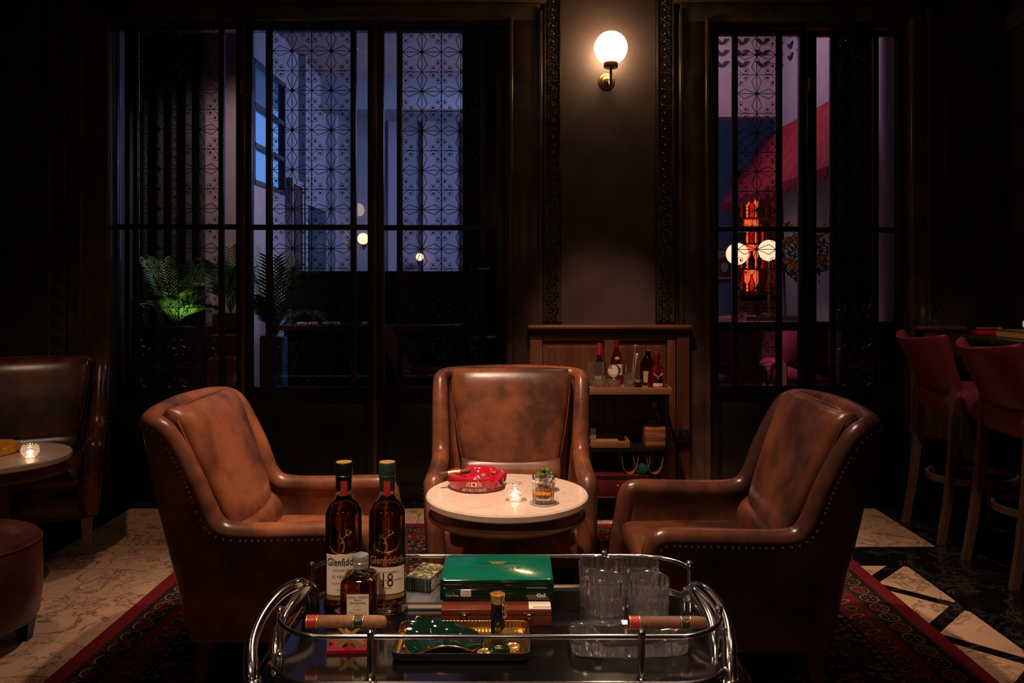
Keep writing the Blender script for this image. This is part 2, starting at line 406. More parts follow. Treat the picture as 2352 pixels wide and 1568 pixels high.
# ---- shell
w = MB()
xa, xb = X(262, D), X(1160, D); xc, xd = X(1630, D), X(2080, D); zt1, zt2 = Z(60, D), Z(62, D)
w.box(XL, xa, D, D+0.14, 0, ZC); w.box(xb, xc, D, D+0.14, 0, ZC); w.box(xd, XR+1.8, D, D+0.14, 0, ZC)
w.box(xa, xb, D, D+0.14, zt1, ZC); w.box(xc, xd, D, D+0.14, zt2, ZC)
wall_back = struct('wall_back', w, M_wall)
struct('wall_left', MB().box(XL-0.1, XL, YB, D, 0, ZC), M_wall)
struct('wall_right', MB().box(XR, XR+0.1, YB, D, 0, ZC), M_wall)
struct('wall_front', MB().box(XL, XR, YB-0.1, YB, 0, ZC), M_frontwall)
struct('ceiling', MB().box(XL-0.1, XR+0.1, YB-0.1, D+0.14, ZC, ZC+0.1), M_ceiling)
bb = MB()
for a, b in ((XL, xa-0.02), (xb+0.24, X(1215,D)), (X(1590,D), xc-0.19), (xd+0.14, XR)):
    if b-a > 0.03: bb.box(a, b, D-0.02, D, 0, 0.12)
struct('baseboard_back', bb, M_black)
# painted panel behind the sconce
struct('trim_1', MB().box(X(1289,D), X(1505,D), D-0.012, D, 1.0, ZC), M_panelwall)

# ---- carved foliage strips
def scroll_mesh():
    mb = MB(); L = 0.0992
    pts = [(0.026*math.sin(2*PI*t/16), -0.004+0.002*math.cos(2*PI*t/8), L*t/16) for t in range(17)]
    mb.tube([(a, -0.010, c) for a, b, c in pts], 0.0042, 5, caps=True)
    for zc, sg in ((0.25, -1), (0.75, 1)):
        cz = L*zc
        sp = [(sg*(0.004+0.017*math.cos(a)*(1-a/9)), -0.012, cz+0.017*math.sin(a)*(1-a/9)) for a in [k*0.6 for k in range(11)]]
        mb.tube(sp, 0.0035, 4)
        mb.sphere((sg*0.004, -0.013, cz), 0.0062, 6, 4)
        for k in range(4):
            an = -0.6+k*0.75
            M = Matrix.Translation((sg*(0.020+0.010*math.cos(an)), -0.009, cz+0.026*math.sin(an))) @ Matrix.Rotation(sg*(0.9-an), 4, 'Y')
            mb.sphere((0,0,0), 0.011, 6, 4, (0.45, 0.5, 1.0), M=M)
    return mb.mesh('carved_scroll', plain('carved_dark_paint', (0.032,0.022,0.021), 0.34), True, 60)
SCROLL = scroll_mesh()
def carved(n, px0, px1, z0, z1):
    t = sempty('trim_%d' % n, (X((px0+px1)/2, D), D-0.02, 0)); hw = (X(px1,D)-X(px0,D))/2
    f = MB(); f.box(-hw, hw, 0.006, 0.02, z0, z1)
    obj('backing', f, M_casing, t)
    for s in (-1, 1):
        obj('bead', MB().rbox(s*hw-0.006, s*hw+0.006, -0.012, 0.02, z0, z1, 0.004, 2), M_casing, t)
    z = z0+0.01
    while z < z1-0.1:
        o = obj('carved_scroll', SCROLL, None, t, loc=(0, 0.006, z)); z += 0.0992
carved(2, 1251, 1286, 1.12, 3.42); carved(3, 1509, 1545, 1.12, 3.42); carved(4, 2131, 2166, 1.12, 3.42)
carved(5, 118, 153, 0.5, 3.42)
# ---- casings around the two glazed screens
def casing(n, px0, px1, inner):
    t = sempty('trim_%d' % n, (0, 0, 0)); x0, x1 = X(px0, D), X(px1, D)
    obj('flat_board', MB().rbox(x0, x1, D-0.045, D, 0.0, Z(28,D), 0.006), M_casing, t)
    xi = x1 if inner > 0 else x0
    obj('inner_bead', MB().rbox(xi-0.018, xi+0.018, D-0.066, D, 0.0, Z(48,D), 0.012, 3), M_casing, t)
    xo = x0 if inner > 0 else x1
    obj('outer_bead', MB().rbox(xo-0.014, xo+0.014, D-0.06, D, 0.0, Z(28,D), 0.008, 3), M_casing, t)
casing(6, 1172, 1240, -1); casing(7, 1562, 1622, 1); casing(8, 2088, 2124, -1); casing(9, 196, 255, 1)
def header(n, px0, px1, y1):
    t = sempty('trim_%d' % n, (0,0,0)); x0, x1 = X(px0,D), X(px1,D)
    obj('lintel_board', MB().rbox(x0, x1, D-0.05, D, Z(y1,D), Z(12,D), 0.006), M_casing, t)
    obj('cornice', MB().rbox(x0-0.04, x1+0.04, D-0.10, D, Z(12,D), Z(-12,D), 0.012, 3), M_casing, t)
header(10, 250, 1240, 52); header(11, 1560, 2125, 55)

# ---- glazed iron screens
def cell_geo(mb, cx, cz, c, y, parts):
    h = c/2; r = 0.0021
    def bar(a, b, rr=r): mb.tube([(a[0], y, a[1]), (b[0], y, b[1])], rr, 4, caps=False)
    bar((cx-h, cz), (cx+h, cz)); bar((cx, cz-h), (cx, cz+h)); bar((cx-h, cz+h), (cx+h, cz+h)); bar((cx+h, cz-h), (cx+h, cz+h)); bar((cx-h, cz-h), (cx-h, cz+h))
    for ux, uz in ((1,0),(-1,0),(0,1),(0,-1)):
        vx, vz = -uz, ux; a = (cx, cz); e = (cx+ux*h, cz+uz*h)
        for s in (1,-1):
            k = (cx+ux*h*0.65+vx*s*h*0.26, cz+uz*h*0.65+vz*s*h*0.26); bar(a, k); bar(k, e)
    mb.box(cx-0.007, cx+0.007, y-0.006, y+0.006, cz-0.007, cz+0.007)
    for sx in (1,-1):
        for sz in (1,-1):
            px, pz = cx+sx*h, cz+sz*h; R = 0.44*h; q = 0.165*h     # corner point, arc radius, curl radius
            arc = []
            e1 = (px-sx*R, pz-sz*q); e2 = (px-sx*q, pz-sz*R)
            for k in range(9, -1, -1):
                a = -PI/2-k*0.62; rr = q*(1-0.055*k); arc.append((e1[0]+sx*rr*math.cos(a), e1[1]-sz*rr*math.sin(a)))
            for k in range(1, 6):
                a = PI/2*(1-k/6); arc.append((px-sx*R+sx*R*math.cos(a), pz-sz*R+sz*R*math.sin(a)))
            for k in range(10):
                a = k*0.62; rr = q*(1-0.055*k); arc.append((e2[0]+sx*rr*math.cos(a), e2[1]-sz*rr*math.sin(a)))
            mb.tube([(a, y, b) for a, b in arc], r*0.9, 3, caps=False)
            mb.sphere((e1[0], y, e1[1]), 0.0068, 6, 4); mb.sphere((e2[0], y, e2[1]), 0.0068, 6, 4)
DW = 5.09
def casement(parent, stiles, muntins, grille, ytop, ytr, ybot, ncell, handle=None):
    """px coordinates on plane DW. stiles (x0,x1,x2,x3) outer/inner of both side stiles"""
    x0, x1, x2, x3 = [X(p, DW) for p in stiles]; zt, zb = Z(ytop, DW), Z(ybot, DW); zr0, zr1 = Z(ytr[1], DW), Z(ytr[0], DW)
    c = obj('casement_frame', MB().rbox(x0, x1, DW-0.03, DW+0.02, 0.0, zt+0.035, 0.005).rbox(x2, x3, DW-0.03, DW+0.02, 0.0, zt+0.035, 0.005)
        .box(x1, x2, DW-0.025, DW+0.02, zt, zt+0.03).box(x1, x2, DW-0.025, DW+0.02, zb-0.06, zb)
        .box(x1, x2, DW-0.012, DW+0.015, 0.0, zb-0.06), M_black, parent)
    obj('lower_panel_moulding', MB().rbox(x1+0.02, x2-0.02, DW-0.024, DW-0.011, 0.12, zb-0.10, 0.008), M_black, c)
    for a, b in muntins: obj('glazing_bar', MB().rbox(X(a,DW), X(b,DW), DW-0.018, DW+0.012, zb, zt, 0.003), M_black, c)
    obj('cross_bar', MB().rbox(x1, x2, DW-0.022, DW+0.014, zr0, zr1, 0.003), M_black, c)
    edges = [x1]+[X(p,DW) for ab in muntins for p in ab]+[x2]
    for i in range(0, len(edges), 2):
        for za, zb2 in ((zb, zr0), (zr1, zt)):
            obj('pane', MB().box(edges[i]+0.001, edges[i+1]-0.001, DW+0.004, DW+0.008, za+0.001, zb2-0.001), M_pane, c, smooth=False)
    g = MB(); gx0, gx1 = X(grille[0],DW), X(grille[1],DW); n, m = ncell; cw = (gx1-gx0)/n
    ch = (zt-zb)/m
    for i in range(n):
        for j in range(m): cell_geo(g, gx0+cw*(i+0.5), zt-ch*(j+0.5), (cw+ch)/2, DW-0.006, None)
    obj('grille', g, M_iron, c, smooth=True)
    if handle:
        hx, hz = X(handle[0],DW), Z(handle[1],DW)
        obj('latch', MB().rbox(hx-0.045, hx+0.03, DW-0.05, DW-0.038, hz-0.006, hz+0.006, 0.003).box(hx-0.01, hx+0.01, DW-0.04, DW-0.02, hz-0.008, hz+0.008), M_bronze, c)
    return c
w1 = sempty('window_1'); w2 = sempty('window_2')
casement(w1, (262,276,545,562), ((308,319),(504,516)), (320,503), 70, (515,527), 888, (2,9))
casement(w1, (564,582,846,862), ((612,626),(806,819)), (627,806), 72, (516,528), 888, (2,9))
casement(w1, (865,883,1140,1160), ((912,924),(1104,1114)), (925,1103), 75, (517,529), 888, (2,9), (1115,617))
casement(w2, (1630,1648,1833,1851), ((1681,1693),(1782,1795)), (1694,1781), 82, (520,532), 885, (1,9))
casement(w2, (1854,1872,2056,2080), ((1905,1917),(2003,2016)), (1918,2003), 84, (522,534), 885, (1,9))
for px in (563.0, 863.5): obj('meeting_bead', MB().rbox(X(px-5,DW), X(px+5,DW), DW-0.048, DW-0.02, 0.05, Z(66,DW), 0.006, 3), M_casing, w1)
obj('meeting_bead', MB().rbox(X(1847.5,DW), X(1857.5,DW), DW-0.045, DW-0.02, 0.05, Z(78,DW), 0.006, 3), M_black, w2)
for px, py, ww in ((560,205,w1),(862,210,w1),(1852,200,w2),(862,470,w1)):
    obj('hinge', MB().tube([(X(px,DW), DW-0.055, Z(py,DW)-0.045),(X(px,DW), DW-0.055, Z(py,DW)+0.045)], 0.006, 8), M_bronze, ww)

# ================================================================== THE ROOM BEHIND THE SCREENS
YF = 10.0; ZR = 3.49
wl = MB(); x = -2.0                      # left wall with a tall window opening (y 6.36-7.0, z 2.15-3.0)
wl.box(x-0.06, x, 6.2, 6.34, 0, ZR).box(x-0.06, x, 7.2, YF, 0, ZR).box(x-0.06, x, 6.34, 7.2, 0, 2.12).box(x-0.06, x, 6.34, 7.2, 3.10, ZR)
struct('wall_rear_side', wl, M_rearwall); wl = MB()
wl.box(-3.4, x-0.06, 6.2, 6.35, 0, ZR); wl.box(-3.5, -3.4, 5.18, 6.35, 0, ZR)
struct('wall_rear_left', wl, M_rearpink)
struct('wall_rear_far', MB().box(-2.15, 4.5, YF, YF+0.15, 0, ZC), M_rearwall)
struct('ceiling_rear', MB().box(-3.5, 1.25, 5.18, YF+0.15, ZR, ZR+0.1).box(1.25, 5.0, 5.18, YF+0.15, ZC, ZC+0.1), M_rearpink)
struct('trim_12', MB().box(-2.0, 1.25, 8.55, 8.85, 3.16, ZR).box(0.05, 0.30, 6.2, 8.55, 3.22, ZR), M_rearwall)
struct('wall_rear_middle', MB().box(1.05, 1.25, 5.18, 7.2, 0, ZC), M_rearpink)
wr = MB().box(2.66, 2.80, 5.18, 8.2, 0, ZC).box(1.25, 1.7, 8.05, 8.2, 0, ZC).box(1.7, 2.66, 8.05, 8.2, 2.98, ZC).box(2.8, 4.4, 8.05, 8.2, 0, ZC).box(4.3, 4.5, 8.2, YF, 0, ZC)
struct('wall_rear_right', wr, M_rearpink)
win3 = sempty('window_3')
fr = MB()
for z in (2.14, 2.43, 2.74, 3.08): fr.box(-2.05, -1.99, 6.34, 7.2, z-0.018, z+0.018)
for y in (6.345, 7.185): fr.box(-2.05, -1.99, y-0.015, y+0.015, 2.12, 3.10)
obj('frame', fr, plain('teal_frame', (0.05,0.07,0.10), 0.5), win3, smooth=False)
for a, b in ((2.16,2.41),(2.45,2.72),(2.76,3.06)): obj('pane', MB().box(-2.035,-2.03, 6.36, 7.17, a, b), M_pane, win3, smooth=False)
def door(n, y0, y1, zt, mat):
    d = sempty('door_%d' % n); obj('leaf', MB().rbox(-1.995, -1.955, y0+0.05, y1-0.05, 0, zt-0.05, 0.004), mat, d)
    obj('door_frame', MB().box(-2.0,-1.94,y0,y0+0.05,0,zt).box(-2.0,-1.94,y1-0.05,y1,0,zt).box(-2.0,-1.94,y0+0.05,y1-0.05,zt-0.05,zt), M_rearwall, d, smooth=False)
    for z0, z1 in ((0.2,0.9),(1.0,zt-0.2)): obj('panel', MB().rbox(-1.957,-1.945,y0+0.14,y1-0.14,z0,z1,0.006), mat, d)
door(1, 7.22, 7.64, 2.28, plain('plum_door', (0.06,0.04,0.055), 0.5)); door(2, 7.74, 8.62, 2.14, plain('teal_door', (0.03,0.07,0.10), 0.45))
struct('trim_13', MB().box(-2.0,-1.90,8.8,8.95,0,ZR).box(-2.0,-1.93,7.66,7.72,0,ZR), M_rearwall)
pil = MB()
for px in (905, 985, 1075): pil.box(X(px,9.9)-0.07, X(px,9.9)+0.07, 9.9, YF, 0, 3.3)
struct('trim_14', pil, plain('pale_violet_pilaster', (0.42,0.40,0.52), 0.7))
# leaf frieze of the bar room
fz = sempty('trim_15')
lm = MB()
for s in (1,-1): lm.add([(0,0,0),(s*0.035,0,0.012),(s*0.075,0,0.055),(s*0.03,0,0.055),(0,0,0.02),(0,-0.01,0),(s*0.035,-0.01,0.012),(s*0.075,-0.01,0.055),(s*0.03,-0.01,0.055),(0,-0.01,0.02)],
    [(0,1,2,3,4),(9,8,7,6,5),(0,1,6,5),(1,2,7,6),(2,3,8,7),(3,4,9,8)])
LEAF = lm.mesh('leaf_ornament', plain('dark_frieze_leaf', (0.03,0.02,0.025), 0.6), False)
for r in range(3):
    for i in range(6): obj('leaf_ornament', LEAF, None, fz, loc=(1.66+0.20*i, 8.045, 3.47+0.11*r))
    for i in range(9): obj('leaf_ornament', LEAF, None, fz, loc=(2.655, 5.8+0.25*i, 3.47+0.11*r), rot=(0,0,-PI/2))
# pale column behind the right screen
colm = thing('column', 'pale lilac round column behind the far right pane of the right screen', 'column', (X(2040,5.62), 5.62, 0))
obj('shaft', MB().lathe([(0.0,1.06),(0.085,1.06),(0.085,1.10),(0.072,1.12),(0.068,3.9),(0.0,3.9)], 24), plain('lilac_plaster', (0.55,0.50,0.62), 0.6), colm)
obj('plinth', MB().rbox(-0.11,0.11,-0.11,0.11,0,1.06,0.01), M_black, colm)
# curtains
def curtain(label, px0, px1, d, z0, z1, nf):
    mb = MB(); x0, x1 = X(px0,d), X(px1,d); n = nf*8
    for sgn in (1,): 
        fr_ = [(x0+(x1-x0)*i/n, d+0.03*math.sin(2*PI*nf*i/n)+0.012*math.sin(5.1*i)) for i in range(n+1)]
    poly = fr_+[(a, b+0.008) for a, b in reversed(fr_)]
    mb.prism(poly, z0, z1)
    o = obj('curtain', mb, M_curtain, None, ang=60); tag(o, label, 'curtain'); return o
curtain('dark green pleated curtain behind the leftmost grille, beside the pale pier', 215, 472, 6.08, 0.02, 3.3, 8)
curtain('narrow dark green curtain at the right end of the left screen', 1062, 1180, 5.4, 0.02, 3.3, 3)
curtain('dark curtain behind the right grille of the right-hand screen', 1908, 2012, 5.38, 0.02, 3.4, 4)
# dark service counter
ct = thing('service_counter', 'tall dark service counter in the room behind the left screen', 'counter', (X(860,6.6), 6.6, 0))
x0, x1 = X(652,6.5)-X(860,6.6), X(1068,6.5)-X(860,6.6)
obj('body', MB().box(x0, x1, -0.1, 0.45, 0, 0.98).box(x0, x1, 0.15, 0.45, 0.98, 1.42), M_black, ct, smooth=False)
obj('counter_ledge', MB().rbox(x0-0.03, x1+0.03, -0.16, 0.16, 0.98, 1.02, 0.006), M_walnut, ct)
obj('counter_top', MB().rbox(x0-0.02, x1+0.02, 0.12, 0.48, 1.42, 1.45, 0.006), M_black, ct)
for i in range(4): obj('front_panel', MB().rbox(x0+0.06+0.36*i, x0+0.36+0.36*i, -0.115, -0.095, 0.1, 0.88, 0.006), M_black, ct)
for k, px in enumerate((690, 716, 748, 766, 838)):
    pos = ['leftmost', 'second from the left', 'middle', 'second from the right', 'rightmost']
    o = obj('folded_napkin', MB().rbox(-0.035,0.035,-0.03,0.03,0,0.022,0.005), M_cream, None, loc=(X(px,6.45), 6.5, 1.0205)); tag(o, 'small folded white napkin on the dark counter ledge, '+pos[k], 'napkin', 'napkins on the service counter')
# globe sconces
M_globe_far = emit('lit_globe_far', (1.0,0.66,0.36), 1.5)
def wall_globe(px, py, d, r, label, dx=-1):
    p = Pt(px, py, d); t = thing('globe_lamp', label, 'lamp', (p.x, p.y, 0))
    obj('globe', MB().sphere((0,0,p.z), r, 20, 14), M_globe_far, t)
    obj('arm', MB().tube([(0,0,p.z-r),(0,0,p.z-r-0.03),(0,0.03,p.z-r-0.06),(0,0.07,p.z-r-0.03),(0,0.10,p.z-r)], 0.007, 6), M_iron, t)
    obj('backplate', MB().tube([(0,0.09,p.z-r),(0,0.105,p.z-r)], 0.035, 14), M_iron, t)
    return t
wall_globe(834, 548, 9.88, 0.068, 'lit globe lamp seen between the middle and right casements of the left screen')
wall_globe(964, 590, 9.78, 0.046, 'small lit globe lamp behind the right grille of the left screen')
# ================================================================== RUG
def rug_material(hx, hy):
    m, b = newmat('persian_wool'); v = coords(); x, y, z = sep(v)
    w = noise(v, 9, 3); wob = (w-0.5)*0.012
    dx = hx-x.ab(); dy = hy-y.ab(); e = dx.mn(dy)+wob*0.3
    k = dx.lt(dy); al = k*y+(1.0-k)*x
    def band(lo, hi): return e.gt(lo)*e.lt(hi)
    red = (0.15,0.008,0.014); dred = (0.075,0.007,0.010); dark = (0.014,0.008,0.008); cream = (0.19,0.12,0.06); olive = (0.065,0.045,0.022); navy = (0.012,0.013,0.022)
    # field: dense bands of small figures
    u = (y*1.0+wob*2)/0.17; row = u.fr(); par = (E.math('FLOOR', u)*0.5).fr().gt(0.25)
    cell = E(voro(coords(scale=(1,1.3,1)), 42)); rnd = sep(voro(coords(scale=(1,1.3,1)), 42, out='Color'))
    col = mixc(rnd[0].gt(0.55), dark, dred); col = mixc(rnd[1].gt(0.72)*cell.lt(0.42), col, cream); col = mixc(rnd[2].gt(0.75), col, navy)
    ring = E(voro(coords(), 14)); col = mixc((ring-0.33).ab().lt(0.045), col, olive)
    col = mixc(par*rnd[0].lt(0.35)*cell.lt(0.5), col, cream); col = mixc(((row-0.5).ab()).gt(0.455), col, dark); col = mixc(((row-0.5).ab()-0.43).ab().lt(0.012), col, olive)
    # dark lozenge guard
    g = ((al/0.045).fr()-0.5).ab()+((e-0.328)/0.035).ab()
    gc = mixc(g.lt(0.33), dark, cream)
    col = mixc(band(0.31,0.346), col, gc)
    # wide red border with palmettes
    t = (al/0.15).fr()-0.5; q = (e-0.25)/0.12
    pal = (t*1.0).sq()*14.0+(q-0.02).sq()*9.0
    fan = ((E.math('ARCTAN2', q+0.38, t*1.25))*4.2).sin()
    rc = mixc(noise(v, 55, 2).gt(0.56), red, dred)
    rc = mixc(pal.lt(1.0)*fan.gt(0.25), rc, dark); rc = mixc((pal-0.9).ab().lt(0.17), rc, olive); rc = mixc((pal-0.32).ab().lt(0.10), rc, cream)
    t2 = ((al+0.075)/0.15).fr()-0.5; leaf = (t2*1.3+q*0.5).sq()*60.0+(q-0.1).sq()*10.0
    rc = mixc((leaf-0.8).ab().lt(0.35), rc, cream); rc = mixc(leaf.lt(0.35), rc, dark)
    col = mixc(band(0.19,0.31), col, rc)
    col = mixc(band(0.178,0.19), col, mixc((al/0.02).fr().gt(0.5), olive, dark))
    # oval cartouches
    t = (al/0.098).fr()-0.5; q = (e-0.131)/0.092
    o = (t*2.3).sq()+(q*2.35).sq(); odd = ((E.math('FLOOR', al/0.098))*0.5).fr().gt(0.25)
    oc = mixc(noise(v, 60, 2).gt(0.52), dark, (0.045,0.022,0.016))
    oc = mixc(o.lt(0.95), oc, mixc(odd, dred, dark)); oc = mixc((o-0.86).ab().lt(0.14), oc, cream)
    fl = (t*2.3).ab()-(q*2.35).ab(); oc = mixc((fl.ab()).lt(0.10)*o.lt(0.42)*o.gt(0.05), oc, cream); oc = mixc(((t.ab()-0.5).ab()*2.3+q.ab()*0.9).lt(0.16), oc, red)
    col = mixc(band(0.086,0.178), col, oc)
    # saw tooth guard
    saw = ((al/0.03).fr()-0.5).ab()*2.0-(e-0.062)/0.024
    col = mixc(band(0.060,0.086), col, mixc(saw.gt(0), dark, dred)); col = mixc(band(0.060,0.0635), col, olive)
    col = mixc(e.lt(0.060), col, red)
    E.nt.links.new(col, b.inputs['Base Color']); setp(b, 0.95, spec=0.15)
    bump(b, noise(coords(), 420, 2), 0.5, 0.004); return m
RX, RY, rhx, rhy = 0.03, 2.60, 1.63, 2.0
rug = MB().rbox(-rhx, rhx, -rhy, rhy, 0.0, 0.010, 0.004, 2)
tag(obj('rug', rug, rug_material(rhx, rhy), None, loc=(RX, RY, 0.0002), rot=(0,0,-0.008)), 'red patterned persian rug with oval border under the armchairs', 'rug')

# ================================================================== ARMCHAIRS
RIM = [ # f, y, z of the rim centre, r, foot f, foot y, outward normal (nf, ny)
 (.608,-.296,.205,.034,.594,-.318, 0,-1),(.598,-.302,.300,.036,.594,-.322, 0,-1),(.582,-.308,.395,.038,.590,-.325, 0,-1),(.566,-.312,.470,.040,.580,-.328, 0,-1),
 (.554,-.315,.517,.041,.566,-.330, 0,-1),(.530,-.316,.537,.041,.545,-.330, 0,-1),(.430,-.317,.537,.041,.460,-.330, 0,-1),(.300,-.320,.535,.040,.300,-.330, 0,-1),(.180,-.323,.535,.040,.190,-.330, 0,-1),
 (.105,-.326,.548,.041,.110,-.330, 0,-1),(.060,-.329,.600,.041,.075,-.330, 0,-1),(.026,-.333,.690,.040,.050,-.330, 0,-1),(-.020,-.338,.788,.038,.030,-.330, 0,-1),
 (-.066,-.342,.868,.036,.015,-.328,-.15,-1),(-.098,-.338,.895,.034,.004,-.318,-.5,-.85),(-.130,-.312,.904,.033,.0,-.290,-.85,-.5),(-.146,-.255,.909,.033,.0,-.240,-1,-.12),
 (-.156,-.15,.914,.033,.0,-.14,-1,0),(-.160,0,.917,.033,.0,0,-1,0)]
RIM = RIM+[(a,-b,c,d,e,-g,h,-i) for a,b,c,d,e,g,h,i in reversed(RIM[:-1])]
def chair_meshes():
    S = catmull(RIM, 6); shell = MB(); rings = []; nails = MB(); last = None; seam = []
    n = len(S)
    for i, s in enumerate(S):
        C = Vector(s[:3]); r = s[3]; B = Vector((s[4], s[5], 0.185)); N = Vector((s[6], s[7], 0)).normalized()
        t = (Vector(S[min(i+1,n-1)][:3])-Vector(S[max(i-1,0)][:3])).normalized()
        N = (N-t*N.dot(t)).normalized(); up = t.cross(N)
        if up.z < 0 and abs(up.z) > 0.5: up = -up
        ring = []; Wp = C+N*r*0.96-up*r*0.22
        for k in range(7):
            q = k/7; p = B.lerp(Wp, q); p = p+N*0.010*math.sin(PI*q); ring.append(p)
        ring.append(Wp+N*0.0); ring.append(C+N*r*0.93-up*r*0.16)
        for k in range(13):
            a = math.radians(-4+k*(222/12)); ring.append(C+r*(math.cos(a)*N+math.sin(a)*up))
        I0 = ring[-1]; IB = Vector((s[4], s[5], 0.20))-N*0.085
        IB = Vector((min(max(IB.x, 0.05), 0.57), IB.y, 0.24))
        for q in (0.35, 0.7, 1.0): ring.append(I0.lerp(IB, q))
        rings.append(ring)
        P = C+N*(r*0.99)-up*r*0.20
        if last is None or (P-last).length > 0.0165:
            nails.sphere(P+N*0.001, 0.0058, 6, 4); last = P
        seam.append(P)
    shell.loft(rings, closed=False)
    bc = MB(); piping = []
    def back(s, t, d):
        q = (t+1)/2; hw = 0.215+0.075*q+0.01*math.sin(PI*q); z = 0.49+0.447*q; f = 0.085-0.165*q**1.05
        if t > 0: f += -0.012*t*t
        return Vector((f+0.052*d+0.012*(1-s*s), s*hw*(1-0.03*(t>0.9)), z+0.012*d*(1 if t>0.6 else 0)+0.004*(1-s*s)))
    pillow(bc, back, 18, 18, 8, 0.34)
    for a in range(64):
        an = 2*PI*a/64; c, s = math.cos(an), math.sin(an); m_ = max(abs(c), abs(s)); e = (abs(c)**10+abs(s)**10)**-0.1
        piping.append(back(max(-1,min(1,c*e)), max(-1,min(1,s*e)), 0.30))
    lb = MB()
    def lumb(s, t, d):
        an = t*PI/2; return Vector((0.075+0.085*math.cos(an)*abs(d)**0.3*(1 if d>0 else -0.25), s*0.232, 0.455+0.098*math.sin(an)*(1-0.12*abs(s)**8)))
    pillow(lb, lumb, 16, 12, 14, 0.25)
    sc = MB()
    def seat(s, t, d):
        f = 0.075+(t+1)/2*0.515; return Vector((f, s*(0.262-0.012*(t+1)/2), 0.385+0.058*d+0.010*(1-s*s)*(1-t*t)*(1 if d>0 else 0)))
    pillow(sc, seat, 16, 16, 14, 0.2)
    ap = MB().rbox(0.03, 0.575, -0.275, 0.275, 0.185, 0.345, 0.014, 2)
    bot = MB().box(0.02, 0.575, -0.315, 0.315, 0.182, 0.20)
    def leg(f, y, df):
        R = []
        for z, w in ((0.0,0.017),(0.19,0.027)):
            c = f+df*(1-z/0.19); R.append([(c-w,y-w,z),(c+w,y-w,z),(c+w,y+w,z),(c-w,y+w,z)])
        return MB().loft(R, cap0=True, cap1=True)
    return shell, nails, bc, piping, lb, sc, ap, bot, [leg(.56,-.285,.01),leg(.56,.285,.01),leg(.05,-.28,-.03),leg(.05,.28,-.03)]
def armchair(label, loc, rotz, mat, legmat, group):
    t = thing('armchair', label, 'armchair', loc, rotz, group)
    shell, nails, bc, piping, lb, sc, ap, bot, legs = chair_meshes()
    sh = obj('shell', shell, mat, t, ang=70)
    o = obj('nail_trim', nails, M_nail, sh); o['kind'] = 'stuff'
    b = obj('back_cushion', bc, mat, t, ang=80)
    obj('piping', MB().tube(piping, 0.0045, 6, closed=True), mat, b)
    obj('lumbar_cushion', lb, mat, t, ang=80); obj('seat_cushion', sc, mat, t, ang=80)
    obj('apron', ap, mat, t); obj('underside', bot, M_black, t)
    for l in legs: obj('leg', l, legmat, t, smooth=False)
    return t
GA = 'leather armchairs around the marble table'
ZR_ = 0.0105
ch_l = armchair('tan leather armchair on the left, facing right, beside the whisky bottles', (-1.055, 3.0, ZR_), 0.0, M_leather, M_walnut, GA)
ch_r = dup(ch_l, (1.015, 2.93, ZR_), PI+0.0, 'glossy brown leather armchair on the right, facing left, in front of the bar stools', GA)
for c in list(ch_r.children)+[g for c in ch_r.children for g in c.children]:
    if c.data.materials and c.data.materials[0] == M_leather:
        c.data = c.data.copy(); c.data.materials[0] = M_leather_dk
ch_c = dup(ch_l, (-0.005, 3.9, ZR_), -PI/2, 'tan leather armchair facing the camera behind the round marble table', GA)
ch_f = dup(ch_r, (-2.645, 4.50, 0.0), -PI/2+0.46, 'dark brown leather armchair at the left edge, behind the side table', GA)
for c in ch_f.children:
    if c.name.startswith('leg') and len(c.data.vertices) == 8:
        c.data = c.data.copy(); c.data.materials[0] = M_legwood

# ================================================================== ROUND TABLES
def round_table(label, loc, group):
    t = thing('side_table', label, 'table', loc, 0, group)
    R = 0.302; z = 0.576
    obj('marble_top', MB().lathe([(0,z-0.03),(R-0.006,z-0.03),(R,z-0.024),(R,z-0.006),(R-0.005,z),(0,z)], 96), M_tmarble, t, ang=30)
    obj('apron', MB().lathe([(0,z-0.085),(R-0.016,z-0.085),(R-0.010,z-0.080),(R-0.010,z-0.074),(R-0.022,z-0.070),(R-0.026,z-0.030),(0,z-0.030)], 96), M_tablewood, t)
    obj('column', MB().lathe([(0,0.03),(0.055,0.03),(0.055,0.06),(0.045,0.08),(0.045,z-0.12),(0.10,z-0.085),(0,z-0.085)], 32), M_walnut, t)
    obj('foot', MB().lathe([(0,0),(0.20,0),(0.205,0.01),(0.20,0.025),(0.07,0.04),(0,0.04)], 48), M_walnut, t)
    return t
ta = round_table('round white marble side table in the centre, holding the red ashtray', (-0.018, 3.05, ZR_), 'round marble side tables')
tb = dup(ta, (-2.355, 3.75, 0), 0, 'round white marble side table at the left edge, holding the yellow ashtray')
TZ = 0.576+ZR_
# ================================================================== OTTOMAN
ot = thing('ottoman', 'round oxblood leather ottoman at the lower left edge', 'ottoman', (-2.035, 3.05, 0))
obj('body', MB().lathe([(0,0.10),(0.228,0.10),(0.240,0.115),(0.250,0.20),(0.252,0.30),(0.248,0.385),(0.243,0.40),(0.236,0.415),(0.20,0.432),(0,0.440)], 64), M_ottoman, ot)
obj('piping', MB().tube([(0.246*math.cos(a*PI/32), 0.246*math.sin(a*PI/32), 0.396) for a in range(64)], 0.005, 6, closed=True), M_ottoman, ot)
for a in (0.5, 2.1, 3.6, 5.2):
    c, s = math.cos(a)*0.19, math.sin(a)*0.19; R = []
    for z, w_ in ((0,0.018),(0.10,0.030)): R.append([(c-w_,s-w_,z),(c+w_,s-w_,z),(c+w_,s+w_,z),(c-w_,s+w_,z)])
    obj('leg', MB().loft(R, cap0=True, cap1=True), M_black, ot, smooth=False)

